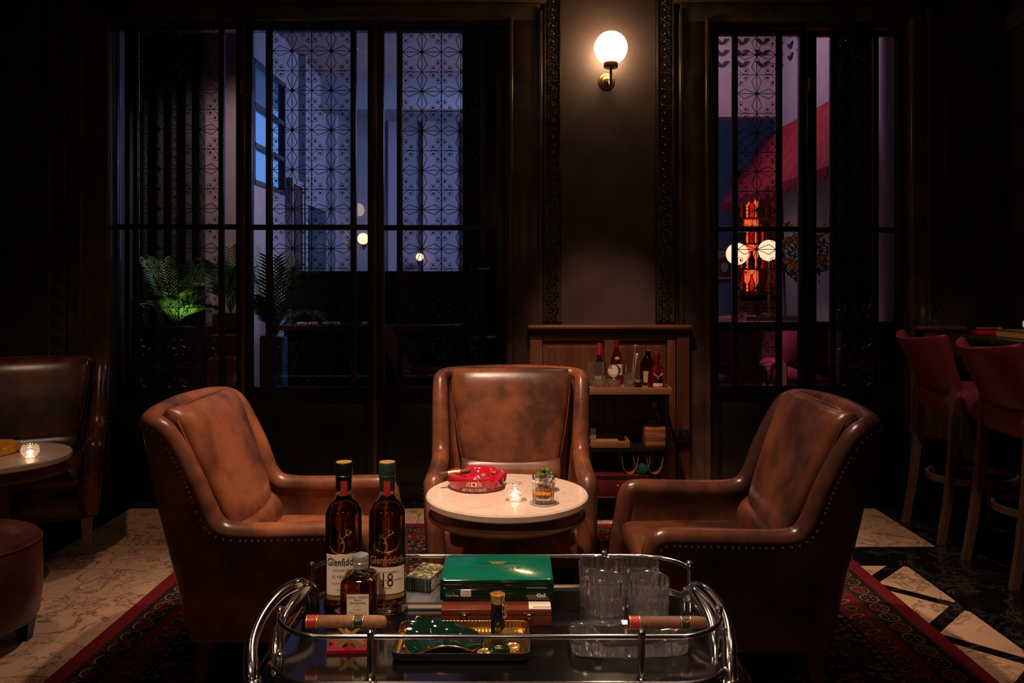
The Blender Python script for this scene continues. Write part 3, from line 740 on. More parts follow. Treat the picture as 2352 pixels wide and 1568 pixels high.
# ================================================================== BAR STOOLS (face +x)
def bar_stool(label, loc, group, name='bar_stool', rot=0.0):
    t = thing(name, label, 'bar stool', loc, rot, group)
    st = MB()
    pillow(st, lambda s, q, d: Vector((0.30+0.235*q-0.0*s, s*(0.235-0.02*q), 0.725+0.085*d)), 14, 14, 6, 0.22); obj('seat', st, M_redleather, t, ang=80)
    bk = MB()
    def back(s, q, d):
        z = 0.78+0.142*(q+1); hw = 0.195+0.02*(q+1)
        return Vector((0.075-0.10*(q+1)*0.85+0.10*s*s*(0.35+0.32*(q+1))+0.028*d, s*hw, z+(0.035*s*s if q > 0 else 0)*(q)))
    pillow(bk, back, 18, 12, 12, 0.25); bo = obj('backrest', bk, M_redleather, t, ang=80)
    obj('piping', MB().tube([back(-1+2*i/24, 0.985, 0.75)+Vector((0,0,0.002)) for i in range(1,24)], 0.003, 5), M_redleather, bo)
    def leg(pts, w0):
        R = []
        for f, y, z, w in pts: R.append([(f-w,y-w*0.8,z),(f+w,y-w*0.8,z),(f+w,y+w*0.8,z),(f-w,y+w*0.8,z)])
        return MB().loft(R, cap0=True, cap1=True)
    for s in (-1, 1):
        obj('leg', leg([(0.0,s*.195,0,.018),(.035,s*.19,.20,.019),(.065,s*.185,.45,.020),(.08,s*.18,.66,.021),(.085,s*.178,.84,.02)],0), M_stoolwood, t, ang=50)
        obj('leg', leg([(0.50,s*.20,0,.017),(.485,s*.19,.3,.018),(.47,s*.18,.66,.020)],0), M_stoolwood, t, ang=50)
    ring = [(0.27+0.225*math.cos(a)*1.0, 0.195*math.sin(a), 0.31) for a in [2*PI*k/40 for k in range(40)]]
    fr_ = MB(); R = []
    for x_, y_, z_ in ring:
        n = Vector((x_-0.27, y_, 0)).normalized(); p = Vector((x_,y_,z_)); R.append([p-n*0.008+Vector((0,0,-.016)), p+n*0.008+Vector((0,0,-.016)), p+n*0.008+Vector((0,0,.016)), p-n*0.008+Vector((0,0,.016))])
    fr_.loft(R, loop=True); obj('footrest_ring', fr_, M_stoolwood, t, ang=50)
    return t
GS = 'bar stools at the granite bar'
st1 = bar_stool('wine-red leather bar stool farther from the camera, beside the right screen', (2.24, 4.47, 0), GS)
st2 = dup(st1, (2.235, 3.84, 0), 0.0, 'wine-red leather bar stool nearest the right edge of the picture', GS)

# ================================================================== GRANITE BAR, right
br = thing('bar_counter', 'dark bar with speckled granite top at the right edge', 'bar', (2.62, 3.6, 0))
obj('granite_top', MB().rbox(0.0, 0.43, -1.6, 1.24, 1.025, 1.06, 0.008), M_granite, br)
obj('front_panel', MB().rbox(0.20, 0.26, -1.6, 1.24, 0.0, 1.025, 0.004), M_black, br)
for y in (-1.4, -0.7, 0.0, 0.7): obj('raised_panel', MB().rbox(0.185, 0.201, y-0.28, y+0.28, 0.15, 0.9, 0.006), M_black, br)
obj('kick_rail', MB().tube([(0.172,-1.6,0.18),(0.172,1.24,0.18)], 0.02, 10), M_bronze, br)
for y in (-0.9, -0.1, 0.7): 
    obj('corbel', MB().prism([(0.02,1.02),(0.20,1.02),(0.20,0.86),(0.12,0.93)], -0.03, 0.03, M=Matrix.Translation((0,y,0)) @ Matrix.Rotation(PI/2,4,'X')), M_walnut, br)
# wood wainscot cap near the bar
wp2 = thing('wainscot_panel', 'low oak wainscot end with moulded cap on the wall behind the bar stools', 'wainscot', (X(2165,4.95), 4.95, 0))
hw = X(2216,4.95)-X(2165,4.95)
obj('panel_body', MB().box(-hw+0.02, hw-0.02, 0.0, 0.085, 0, 1.075), M_walnut, wp2, smooth=False)
obj('cap', MB().rbox(-hw-0.02, hw, -0.03, 0.085, 1.075, 1.10, 0.008, 3), M_oakx, wp2)
obj('stile', MB().rbox(-hw+0.02, -hw+0.09, -0.012, 0.0, 0.02, 1.07, 0.004), M_walnut, wp2)
# dark back-bar frame on the right wall
struct('trim_16', MB().box(XR-0.03, XR, 4.75, 4.82, 1.06, 3.9).box(XR-0.03, XR, 4.3, 4.37, 1.06, 3.9).box(XR-0.04,XR,3.0,5.03,2.9,3.0), M_casing)

# ================================================================== WOOD WAINSCOT behind the bar cart
d0 = 4.96; xw0, xw1 = X(1217,d0), X(1583,d0); zcap = Z(747,d0-0.04)
wp = thing('wainscot_panel', 'oak wainscot with raised panels and moulded cap below the wall lamp', 'wainscot', ((xw0+xw1)/2, d0, 0)); wh = (xw1-xw0)/2
obj('backing', MB().box(-wh, wh, 0.02, 0.078, 0, zcap-0.03), M_oak, wp, smooth=False)
obj('cap', MB().rbox(-wh-0.015, wh+0.015, -0.045, 0.078, zcap-0.026, zcap, 0.010, 3), M_oakx, wp)
obj('cap_moulding', MB().rbox(-wh, wh, -0.022, 0.03, zcap-0.05, zcap-0.026, 0.006, 2), M_walnut, wp)
zs = zcap-0.05
def zz(py): return Z(py, d0)
for a, b in ((-wh, -wh+0.075), (X(1388,d0)-wp.location.x, X(1412,d0)-wp.location.x), (X(1532,d0)-wp.location.x, X(1552,d0)-wp.location.x)):
    obj('stile', MB().rbox(a, b, -0.004, 0.021, 0.14, zs, 0.003), M_oak, wp)
xp = [-wh+0.075, X(1388,d0)-wp.location.x, X(1412,d0)-wp.location.x, X(1532,d0)-wp.location.x]
for z0, z1 in ((zs-0.045, zs), (0.42, 0.50), (0.14, 0.22)):
    obj('rail', MB().rbox(xp[0], xp[1], -0.003, 0.021, z0, z1, 0.003), M_oakx, wp); obj('rail', MB().rbox(xp[2], xp[3], -0.003, 0.021, z0, z1, 0.003), M_oakx, wp)
for xa_, xb_ in ((xp[0], xp[1]), (xp[2], xp[3])):
    for z0, z1 in ((0.50, zs-0.045), (0.22, 0.42)):
        R = []
        for ins, y in ((0.0,0.019),(0.008,0.012),(0.03,0.013),(0.045,0.0105)):
            R.append([(xa_+ins,y,z0+ins),(xb_-ins,y,z0+ins),(xb_-ins,y,z1-ins),(xa_+ins,y,z1-ins)])
        obj('raised_panel', MB().loft(R, cap1=True), M_oak, wp, smooth=False)
xfl = X(1554,d0)-wp.location.x
fl = MB(); nfl = 6; prof = [(xfl, 0.02)]
for i in range(nfl):
    a = xfl+(wh-xfl)*i/nfl; wdt = (wh-xfl)/nfl
    prof += [(a+wdt*0.12,-0.012),(a+wdt*0.5,-0.016),(a+wdt*0.72,-0.012),(a+wdt*0.86,-0.004)]
prof += [(wh,-0.010),(wh,0.02)]
fl.prism([(a,b) for a,b in prof], 0.14, zs); obj('fluted_pilaster', fl, M_oak, wp, smooth=False)
obj('skirting', MB().rbox(-wh, wh, -0.022, 0.02, 0.0, 0.14, 0.01, 3), M_oakx, wp)
so = thing('wall_socket', 'black double wall socket on the oak pilaster beside the bar cart', 'socket', (X(1563,d0-0.03), d0-0.0165, Z(999,d0-0.03)))
obj('socket_box', MB().rbox(-0.046,0.046,-0.03,-0.0005,-0.036,0.036,0.006), M_black, so)
for s in (-1,1): obj('rocker', MB().rbox(s*0.02-0.010,s*0.02+0.010,-0.034,-0.029,-0.008,0.022,0.002), M_iron, so)

# ================================================================== WALL LAMP
p = Pt(1403, 110, D-0.135); R = 0.0985
wlmp = thing('wall_lamp', 'bronze wall lamp with a glowing white globe between the two screens', 'lamp', (p.x, p.y, p.z-0.22))
gz = 0.22
obj('globe', MB().sphere((0,0,gz), R, 40, 24), emit('lit_globe', (1.0,0.70,0.36), 24.0), wlmp)
obj('cup', MB().lathe([(0,gz-R-0.022),(0.040,gz-R-0.022),(0.043,gz-R-0.016),(0.043,gz-R+0.012),(0.037,gz-R+0.014),(0,gz-R+0.010)], 32), M_bronze, wlmp)
for s in (-1,1): obj('cup_screw', MB().sphere((s*0.022,-0.030,gz-R-0.026), 0.004, 8, 6), M_bronze, wlmp)
arm = [(0,0,gz-R-0.02),(0,0,gz-R-0.085),(0,0.004,gz-R-0.105),(0,0.018,gz-R-0.122),(0,0.035,gz-R-0.126),(0,0.052,gz-R-0.120),(0,0.064,gz-R-0.105),(-0.004,0.075,gz-R-0.085),(-0.012,0.115,gz-R-0.078)]
obj('arm', MB().tube(arm, 0.0075, 10), M_bronze, wlmp)
Mb = Matrix.Translation((-0.012,0.121,gz-R-0.075)) @ Matrix.Rotation(PI/2,4,'X')
obj('backplate', MB().lathe([(0,-0.002),(0.050,-0.002),(0.050,0.003),(0.044,0.006),(0.038,0.006),(0.032,0.014),(0.016,0.018),(0.012,0.026),(0,0.026)], 40, M=Mb), M_bronze, wlmp)
# ================================================================== TROLLEY
TX, TY, TT = -0.022, 1.59, 0.70        # centre, surface height
tr = thing('drinks_trolley', 'black lacquer drinks trolley with chrome gallery rail and curved handles in the foreground', 'trolley', (TX, TY, 0))
def rrect(hx, hy, r, n=10, cx=0, cy=0):
    out = []
    for sx, sy, a0 in ((1,-1,-PI/2),(1,1,0),(-1,1,PI/2),(-1,-1,PI)):
        for k in range(n+1):
            a = a0+PI/2*k/n; out.append((cx+sx*(hx-r)+r*math.cos(a), cy+sy*(hy-r)+r*math.sin(a)))
    return out
def slab(hx, hy, r, zs):               # zs: list of (inset, z)
    R = [[(x,y,z) for x,y in rrect(hx-i, hy-i, max(r-i, 0.01))] for i, z in zs]
    return MB().loft(R, cap0=True, cap1=True)
obj('top', slab(0.412, 0.222, 0.11, [(0.01,TT-0.03),(0,TT-0.026),(0,TT-0.004),(0.004,TT)]), M_blackgloss, tr)
obj('body', slab(0.452, 0.262, 0.16, [(0.03,0.60),(0.004,0.61),(0.0,0.635),(0.0,TT-0.035),(0.006,TT-0.027),(0.018,TT-0.022),(0.05,TT-0.022)]), M_blackgloss, tr)
obj('lower_trim', MB().tube([(x,y,TT+0.002) for x,y in rrect(0.408,0.218,0.108)], 0.005, 8, closed=True), M_chrome, tr)
obj('edge_trim', MB().tube([(x,y,0.628) for x,y in rrect(0.456,0.266,0.164)], 0.006, 8, closed=True), M_chrome, tr)
zr = 0.774
def arcpts(cx, cy, r, a0, a1, n=10): return [(cx+r*math.cos(a0+(a1-a0)*k/n), cy+r*math.sin(a0+(a1-a0)*k/n), zr) for k in range(n+1)]
hx_, hy_, rc_ = 0.398, 0.200, 0.10
front = [(-hx_,-hy_+rc_+0.002,zr)]+arcpts(-hx_+rc_,-hy_+rc_,rc_,PI,1.5*PI)+arcpts(hx_-rc_,-hy_+rc_,rc_,1.5*PI,2*PI)
back_ = [(hx_,hy_-rc_+0.03,zr)]+arcpts(hx_-rc_,hy_-rc_+0.006,rc_,0.3,PI/2)+arcpts(-hx_+rc_,hy_-rc_+0.006,rc_,PI/2,PI-0.3)+[(-hx_,hy_-rc_+0.03,zr)]
obj('gallery_rail', MB().tube(front, 0.0042, 10), M_chrome, tr); obj('gallery_rail', MB().tube(back_, 0.0042, 10), M_chrome, tr)
for x, y in ((-hx_,-0.105),(hx_,-0.100),(-hx_,0.128),(hx_,0.140),(-0.218,-hy_),(0.242,-hy_),(-0.218,hy_+0.006),(0.225,hy_+0.006)):
    obj('gallery_post', MB().lathe([(0,TT),(0.0085,TT),(0.0085,TT+0.004),(0.0066,TT+0.006),(0.0066,zr+0.004),(0.0078,zr+0.006),(0.0078,zr+0.010),(0.005,zr+0.013),(0,zr+0.013)], 16, c=(x,y)), M_chrome, tr)
HL = ([(-0.420,1.692,.684),(-0.419,1.680,.730),(-0.422,1.652,.765),(-0.431,1.615,.775),(-0.450,1.575,.771),(-0.466,1.525,.752),(-0.469,1.475,.727),(-0.456,1.430,.700),(-0.448,1.418,.680)],
      [(-0.408,1.692,.684),(-0.406,1.678,.738),(-0.412,1.640,.763),(-0.424,1.590,.755),(-0.432,1.540,.738),(-0.432,1.500,.716),(-0.426,1.478,.690)])
HR = ([(0.370,1.692,.684),(0.368,1.680,.730),(0.370,1.655,.758),(0.380,1.615,.766),(0.392,1.570,.760),(0.396,1.520,.748),(0.390,1.470,.730),(0.382,1.435,.705),(0.378,1.418,.680)],
      [(0.358,1.692,.684),(0.356,1.678,.734),(0.362,1.640,.756),(0.370,1.590,.750),(0.374,1.540,.736),(0.372,1.500,.716),(0.368,1.478,.690)])
for Hh in (HL, HR):
    for pts, r in zip(Hh, (0.0125, 0.0105)):
        q_ = [Vector(p_)-Vector((TX,TY,0)) for p_ in catmull(pts, 5)]
        obj('handle_tube', MB().tube(q_, r, 14), M_chrome, tr)
        for e in (q_[0], q_[-1]): obj('handle_collar', MB().lathe([(0,TT-0.024),(0.017,TT-0.024),(0.017,TT-0.014),(0.0135,TT-0.010),(0,TT-0.010)], 18, c=(e.x, e.y)), M_chrome, tr)
obj('lower_shelf', slab(0.43, 0.24, 0.15, [(0.008,0.22),(0,0.228),(0,0.242),(0.006,0.25)]), M_blackgloss, tr)
for sx in (-1,1):
    for sy in (-1,1):
        lg = obj('leg', MB().tube([(sx*0.36,sy*0.17,0.085),(sx*0.36,sy*0.17,0.61)], 0.014, 14), M_chrome, tr)
        obj('caster', MB().tube([(sx*0.36-0.012,sy*0.17,0.05),(sx*0.36+0.012,sy*0.17,0.05)], 0.0385, 20).box(sx*0.36-0.016,sx*0.36+0.016,sy*0.17-0.012,sy*0.17+0.012,0.05,0.09), M_black, lg)

def cyl_map(R, th0, z0, sgn=1): return lambda x, y: (R*math.cos(th0+x/R), R*math.sin(th0+x/R), z0+y)
def patch(mb, R, t0, t1, z0, z1, n=16, mod=None, m=0, th=0.0004):
    rings = []
    for k in range(n+1):
        t = t0+(t1-t0)*k/n; q = mod(t, R, 0) if mod else R
        rings.append([(a*math.cos(t), a*math.sin(t), z) for a, z in ((q,z0),(q,z1),(q+th,z1),(q+th,z0))])
    return mb.loft(rings, cap0=True, cap1=True, m=m)
# ---- whisky bottles
def tri(t, r, z):                      # rounded triangular body, flat side to the front
    w_ = max(0.0, min(1.0, (0.218-z)/0.04)); return r*(1+0.055*w_*math.cos(3*(t+PI/2+PI/3)))
def whisky_bottle(name, label, loc, rot, liquid, capm, prof_label, title, titlemat, titlez, num):
    t = thing(name, label, 'bottle', loc, rot, 'whisky bottles on the trolley')
    O = [(0,0.0),(0.034,0.0),(0.0395,0.004),(0.0405,0.014),(0.039,0.030),(0.0372,0.036),(0.0372,0.195),(0.0355,0.206),(0.028,0.219),(0.0185,0.230),(0.0155,0.240),(0.0150,0.252),(0.0158,0.262),(0.0145,0.275)]
    I = [(0.0125,0.275),(0.0125,0.240),(0.0165,0.229),(0.026,0.217),(0.0332,0.204),(0.0345,0.194),(0.0345,0.030),(0.032,0.020),(0.020,0.017),(0,0.020)]
    obj('glass', MB().lathe(O+I, 48, tri), M_glass, t, ang=60)
    fill = 0.236
    L = [(0,0.0195),(0.020,0.0175),(0.0322,0.0205),(0.0347,0.0305),(0.0347,0.194),(0.0333,0.204),(0.0262,0.217),(0.0167,0.2285),(0.0127,fill),(0,fill)]
    obj('liquid', MB().lathe(L, 48, tri), liquid, t, ang=60)
    obj('capsule', MB().lathe([(0.0152,0.246),(0.0162,0.248),(0.0165,0.276),(0.0175,0.279),(0.0175,0.301),(0.0165,0.303),(0.0160,0.303)], 32), capm, t)
    obj('cap_disc', MB().lathe([(0,0.3005),(0.0163,0.3005),(0.0163,0.3042),(0,0.3046)], 32), plain('gold_foil_disc', (0.70,0.42,0.13), 0.35, metal=0.35), t)
    obj('neck_ring', MB().lathe([(0.0166,0.2755),(0.0178,0.277),(0.0166,0.2785)], 32), M_brass if num == '15' else capm, t)
    nl = obj('neck_flag', patch(MB(), 0.0168, -PI/2-0.42, -PI/2+0.42, 0.238, 0.268, 8), M_redink, t)
    text('flag_number', num, 0.010, M_goldink, nl, cyl_map(0.0176, -PI/2, 0.260))
    z0, z1 = prof_label
    lb = obj('paper_label', patch(MB(), 0.0376, -PI/2-1.05, -PI/2+1.05, z0, z1, 26, lambda a, r, z: tri(a, r, 0.1)), M_cream, t)
    obj('label_band', patch(MB(), 0.0378, -PI/2-1.05, -PI/2+1.05, z0-0.010, z0-0.002, 26, lambda a, r, z: tri(a, r, 0.1)), M_goldink, t)
    mpf = lambda zc: (lambda x, y: (lambda a: (tri(a,0.0385,0.1)*math.cos(a), tri(a,0.0385,0.1)*math.sin(a), zc+y))(-PI/2+x/0.0375))
    text('title', title, 0.0215, titlemat, lb, mpf(titlez), bold=0.0003, sx=0.74)
    if num == '18':
        text('big_number', '18', 0.040, M_ink, lb, mpf((z0+z1)/2), sx=0.7)
        for k, s in enumerate(('SMALL BATCH RESERVE','SINGLE MALT SCOTCH WHISKY','18 YEARS')): text('small_print', s, 0.0048, M_ink, lb, mpf(z1-0.010-0.016*k))
    else:
        for k, s in enumerate(('DISTILLERY SPEYSIDE','15 YEAR OLD','OUR SOLERA FIFTEEN','SINGLE MALT','SCOTCH WHISKY')): text('small_print', s, 0.0052 if k != 1 else 0.009, M_ink, lb, mpf(titlez-0.016-0.013*k))
    # embossed stag head: neck, muzzle and antlers
    em = MB()
    def sp(x, y):
        a = -PI/2+x/0.0375; q = tri(a, 0.0376, 0.1); return (q*math.cos(a), q*math.sin(a), 0.150+y)
    for ln, rr in (([(-0.004,-0.022),(0.000,-0.012),(-0.001,-0.002),(-0.005,0.004)],0.0018),([(-0.001,0.0),(-0.007,-0.004)],0.0014),
               ([(-0.003,0.005),(0.003,0.012),(0.004,0.020),(0.001,0.026)],0.0009),([(0.003,0.012),(0.010,0.015),(0.013,0.022)],0.0009),([(0.004,0.018),(0.009,0.025)],0.0008),
               ([(-0.004,0.005),(-0.009,0.010),(-0.008,0.016)],0.0009),([(0.010,0.015),(0.016,0.018)],0.0007)):
        em.tube([sp(*p) for p in catmull(ln, 3)], rr, 5)
    obj('stag_emblem', em, M_goldink, t)
    vg = MB()
    vpts = [sp(x, -0.050+0.022*abs(x)/0.034) for x in [-0.034+0.068*k/16 for k in range(17)]]
    vg.tube(vpts, 0.0012, 5); obj('v_moulding', vg, M_glass, t)
    return t
bx1, bx2, by_ = -0.347, -0.2575, 1.69
whisky_bottle('whisky_bottle', 'tall whisky bottle with black capsule and large cream label, left of the pair', (bx1, by_, TT+0.0003), 0.22, M_dkwhisky, M_black, (0.042,0.124), 'Glenfiddich', M_ink, 0.108, '15')
whisky_bottle('whisky_bottle', 'tall whisky bottle with grey-green capsule and the number 18 on its label', (bx2, by_, TT+0.0003), 0.12, M_dkwhisky, plain('green_grey_foil', (0.03,0.045,0.04), 0.35), (0.044,0.098), 'Glenfiddich', plain('copper_ink', (0.75,0.36,0.18), 0.3, metal=0.6), 0.112, '18')
# ---- squat square bottle
nb = thing('square_whisky_bottle', 'small square whisky bottle with silver screw cap in front of the tall pair', 'bottle', (-0.2975, 1.609, TT+0.0003), 0.03, 'whisky bottles on the trolley')
def sqring(h, r, z): return [(x,y,z) for x,y in rrect(h,h,r,5)]
Rg = [sqring(0.030,0.008,0.0),sqring(0.0345,0.010,0.004),sqring(0.0355,0.011,0.010),sqring(0.0355,0.011,0.088),sqring(0.034,0.012,0.096),sqring(0.028,0.014,0.103),sqring(0.0145,0.0144,0.1065),sqring(0.0130,0.0129,0.112),sqring(0.0130,0.0129,0.127)]
Ri = [sqring(0.0105,0.0104,0.127),sqring(0.0105,0.0104,0.111),sqring(0.024,0.012,0.1005),sqring(0.032,0.010,0.093),sqring(0.033,0.009,0.087),sqring(0.033,0.009,0.010),sqring(0.030,0.008,0.007)]
obj('glass', MB().loft(Rg+Ri, cap0=True, cap1=True), M_glass, nb, ang=50)
obj('liquid', MB().loft([sqring(0.030,0.008,0.0075),sqring(0.0332,0.009,0.0105),sqring(0.0332,0.009,0.087),sqring(0.0322,0.010,0.0931),sqring(0.026,0.012,0.098)], cap0=True, cap1=True), M_redliq if False else glassm('amber_red_whisky', (0.80,0.16,0.03), ior=1.36), nb, ang=50)
obj('screw_cap', MB().lathe([(0,0.115),(0.0150,0.115),(0.0150,0.122),(0.0158,0.123),(0.0158,0.126),(0.0150,0.127),(0.0158,0.129),(0.0158,0.138),(0.0148,0.140),(0,0.140)], 28), M_silver, nb)
lb = obj('paper_label', MB().box(-0.021,0.021,-0.0362,-0.0357,0.022,0.075), M_cream, nb, smooth=False)
fm = lambda zc, xc=0: (lambda x, y: (xc+x, -0.0366, zc+y))
for k, (s, z_, sz) in enumerate((('NIKKA WHISKY',0.069,0.0058),('FROM',0.0635,0.005),('THE BARREL',0.058,0.0058),('alc. 51.4',0.053,0.0032),('ウイスキー',0.0455,0.0038),('原材料 モルト、グレーン',0.040,0.0030),('内容量 500ml アルコール分',0.036,0.0028),('ニッカウヰスキー株式会社',0.032,0.0028))):
    text('label_print', s, sz, M_ink, lb, fm(z_))

# ---- cigars
def cigar(name, label, loc, rot, L, r, leaf, bands, group=None):
    t = thing(name, label, 'cigar', loc, 0, group); t.rotation_euler = rot
    def ring(x, q): return [(x, q*math.cos(a*PI/12), q*math.sin(a*PI/12)) for a in range(24)]
    R = [ring(-L/2, r*0.9), ring(-L/2+0.001, r), ring(L/2-0.018, r), ring(L/2-0.009, r*0.95), ring(L/2-0.003, r*0.75), ring(L/2, r*0.25)]
    obj('body', MB().loft(R, cap0=True, cap1=True), leaf, t, ang=50)
    for x0, x1, m1, m2 in bands:
        b = obj('band', MB().loft([ring(x0, r+0.0004), ring(x1, r+0.0004)], cap0=True, cap1=True), m1, t, ang=30)
        for xx in (x0+0.001, x1-0.002): obj('band_edge', MB().loft([ring(xx, r+0.0007), ring(xx+0.0012, r+0.0007)], cap0=True, cap1=True), m2, b, ang=30)
        em = MB(); xm = (x0+x1)/2
        for k in range(13):
            a = PI+0.0+PI*k/12-PI/2
        em.tube([(xm+(x1-x0)*0.30*math.cos(q), -(r+0.0006)*math.cos(0.9+0.45*math.sin(q)), (r+0.0006)*math.sin(0.9+0.45*math.sin(q))) for q in [2*PI*k/18 for k in range(18)]], 0.0006, 5, closed=True)
        obj('band_medallion', em, m2, b)
    return t
GC = 'cigars'
cigar('cigar', 'light brown cigar with red and black bands lying on the red stand', (-0.306, 1.515, 0.7475), (0,0,0.0), 0.149, 0.0114, M_cigar, ((-0.074,-0.052,M_redink,M_goldink),(0.012,0.033,M_ink,M_goldink)), GC)
cigar('cigar', 'dark brown cigar with red and black bands lying on the crystal ashtray', (0.290, 1.522, TT+0.0335+0.0095), (0,0,0.0), 0.146, 0.0112, M_cigar_dk, ((-0.073,-0.052,M_redink,M_goldink),(0.022,0.042,M_ink,M_goldink)), GC)
# ---- red cigar stand
cs = thing('cigar_stand', 'small red cutter plate with a gold crossed cigar rest', 'cigar stand', (-0.300, 1.512, TT+0.0003), 0.06)
pl = [(-0.038,-0.024),(0.032,-0.024),(0.040,-0.016),(0.040,0.018),(0.034,0.024),(-0.034,0.024)]
arcn = [(-0.040+0.009*math.cos(a), 0.004+0.009*math.sin(a)) for a in [PI/2-PI*k/8 for k in range(9)]]
obj('plate', MB().prism(pl[:5]+[(-0.036,0.024)]+[(-0.040,0.014)]+arcn[1:-1]+[(-0.040,-0.006)], 0.0, 0.006), plain('dark_red_lacquer', (0.22,0.008,0.024), 0.15), cs, ang=40)
for s in (-1,1):
    obj('gold_bar', MB().add([(s*-0.026,-0.010,0.006),(s*-0.013,-0.010,0.006),(s*0.021,-0.006,0.0385),(s*0.013,-0.006,0.0385),(s*-0.026,0.010,0.006),(s*-0.013,0.010,0.006),(s*0.021,0.006,0.0385),(s*0.013,0.006,0.0385)],
        [(0,1,2,3),(7,6,5,4),(0,4,5,1),(1,5,6,2),(2,6,7,3),(3,7,4,0)]), M_gold, cs, smooth=False)

# ---- books
bk1 = thing('book', 'grey book lying flat under the patterned green book', 'book', (-0.1425, 1.745, TT+0.0003), 0.0)
obj('cover', MB().rbox(-0.095,0.0,-0.06,0.06,0,0.003,0.001).rbox(-0.095,0.0,-0.06,0.06,0.013,0.016,0.001).rbox(-0.097,-0.093,-0.06,0.06,0,0.016,0.001), plain('grey_cloth', (0.12,0.12,0.13), 0.7), bk1)
obj('pages', MB().box(-0.092,-0.002,-0.057,0.057,0.003,0.013), M_cream, bk1, smooth=False)
bk2 = thing('book', 'green hardback with gold leaf-pattern cover behind the green cigar box', 'book', (-0.225, 1.752, TT+0.0165), -0.30)
def book_cover():
    m, b = newmat('green_gold_cloth'); v = coords(); n = noise(v, 130, 2, 0.5, 1.2); c = mixc(n.gt(0.52), (0.03,0.05,0.025), (0.42,0.34,0.14)); E.nt.links.new(c, b.inputs['Base Color']); setp(b, 0.6); return m
obj('cover', MB().rbox(0,0.056,-0.002,0.085,0.028,0.031,0.001).rbox(0,0.056,-0.002,0.085,0,0.003,0.001), book_cover(), bk2)
sp_ = obj('spine', MB().rbox(-0.001,0.057,-0.006,0.001,0.0,0.031,0.003,3), plain('dark_green_spine', (0.035,0.045,0.038), 0.6, var=0.6, vscale=200), bk2)
obj('pages', MB().box(0.002,0.054,0.001,0.083,0.003,0.028), M_cream, bk2, smooth=False)
for k, s in enumerate(('TALES', 'OF THE', 'CLUB')): pass
for x_ in (0.006, 0.011, 0.045): obj('gilt_rule', MB().box(x_, x_+0.0012, -0.0064, -0.0058, 0.003, 0.028), M_goldink, sp_, smooth=False)

# ---- cigar boxes
wb = thing('cigar_box', 'reddish wooden cigar box with two brass clasps under the green box', 'box', (X(1140,1.607)+0.0, 1.607, TT+0.0003))
obj('base', MB().rbox(-0.1085,0.1085,0.0,0.158,0,0.020,0.001), M_redbox, wb); obj('lid', MB().rbox(-0.1085,0.1085,0.0,0.158,0.0205,0.032,0.0012), M_redbox, wb)
for s in (-1,1):
    c = obj('clasp', MB().rbox(s*0.064-0.011,s*0.064+0.011,-0.0014,0.0002,0.022,0.027,0.0006).rbox(s*0.064-0.007,s*0.064+0.007,-0.0018,0.0002,0.011,0.018,0.0007), M_brass, wb)
    obj('clasp_ring', MB().tube([(s*0.064+0.005*math.cos(a),-0.0026,0.0185+0.004*math.sin(a)) for a in [2*PI*k/14 for k in range(14)]], 0.0010, 6, closed=True), M_brass, c)
    obj('clasp_hook', MB().tube([(s*0.064,-0.0028,0.021),(s*0.064,-0.0034,0.013),(s*0.064,-0.0026,0.008)], 0.0014, 6), M_brass, c)
text('box_print', 'Oliva Serie V Melanio Maduro', 0.0065, plain('dull_gilt_print', (0.16,0.075,0.04), 0.4), wb, lambda x, y: (0.005+x, -0.0004, 0.0085+y), sx=0.78)
obj('paper_seal', MB().box(0.064,0.1075,0.004,0.040,0.0320,0.0324), M_cream, wb, smooth=False); obj('seal_stripe', MB().box(0.072,0.1075,0.010,0.013,0.0324,0.0326), M_dkgrn, wb, smooth=False)
gb = thing('cigar_box', 'bright green lacquered cigar box with winged gold emblem on the lid', 'box', (X(1141,1.648), 1.648, TT+0.0325))
obj('base', MB().rbox(-0.115,0.115,0.0,0.150,0,0.0245,0.004,3), M_dkgrn, gb)
ld = obj('lid', MB().loft([[(x,y,z) for x,y in rrect(0.1145-i,0.0745-i,0.008,5,0,0.075)] for i,z in ((0,0.0252),(-0.001,0.027),(-0.001,0.0375),(0.001,0.0425),(0.005,0.0450))], cap0=True, cap1=True), [M_dkgrn, M_grnbox], gb)
for p_ in ld.data.polygons:
    if p_.normal.z > 0.5: p_.material_index = 1
tz = 0.0453
text('lid_title', 'VIVONTÉ', 0.017, M_ink, ld, lambda x, y: (x, 0.062+y, tz), sx=1.45)
for s in (-1,1): obj('wing_print', MB().add([(s*0.012,0.094,tz),(s*0.055,0.092,tz),(s*0.012,0.086,tz)], [(0,1,2)]), plain('dark_green_print', (0.004,0.07,0.04), 0.3), ld, smooth=False)
obj('eagle_emblem', MB().prism([(-0.020,0.102),(-0.012,0.088),(0.012,0.088),(0.020,0.102),(0.006,0.098),(0,0.101),(-0.006,0.098)], tz-0.0003, tz+0.0006), M_gold, ld, smooth=False)
gf = lambda xc, zc: (lambda x, y: (xc+x, -0.0004, zc+y))
text('size_print', 'Corona', 0.0085, M_white, gb, gf(-0.090,0.012)); text('size_print', '42x5', 0.0095, M_white, gb, gf(0.089,0.012), bold=0.0003)
stk = obj('price_sticker', MB().box(-0.073,-0.052,-0.0006,-0.0001,0.010,0.0225), M_cream, gb, smooth=False)
text('sticker_print', 'No: 786/26', 0.0030, M_ink, stk, lambda x,y: (-0.0625+x,-0.0009,0.0195+y)); text('sticker_print', 'Rs. 96,000', 0.0034, M_ink, stk, lambda x,y: (-0.0625+x,-0.0009,0.0135+y))

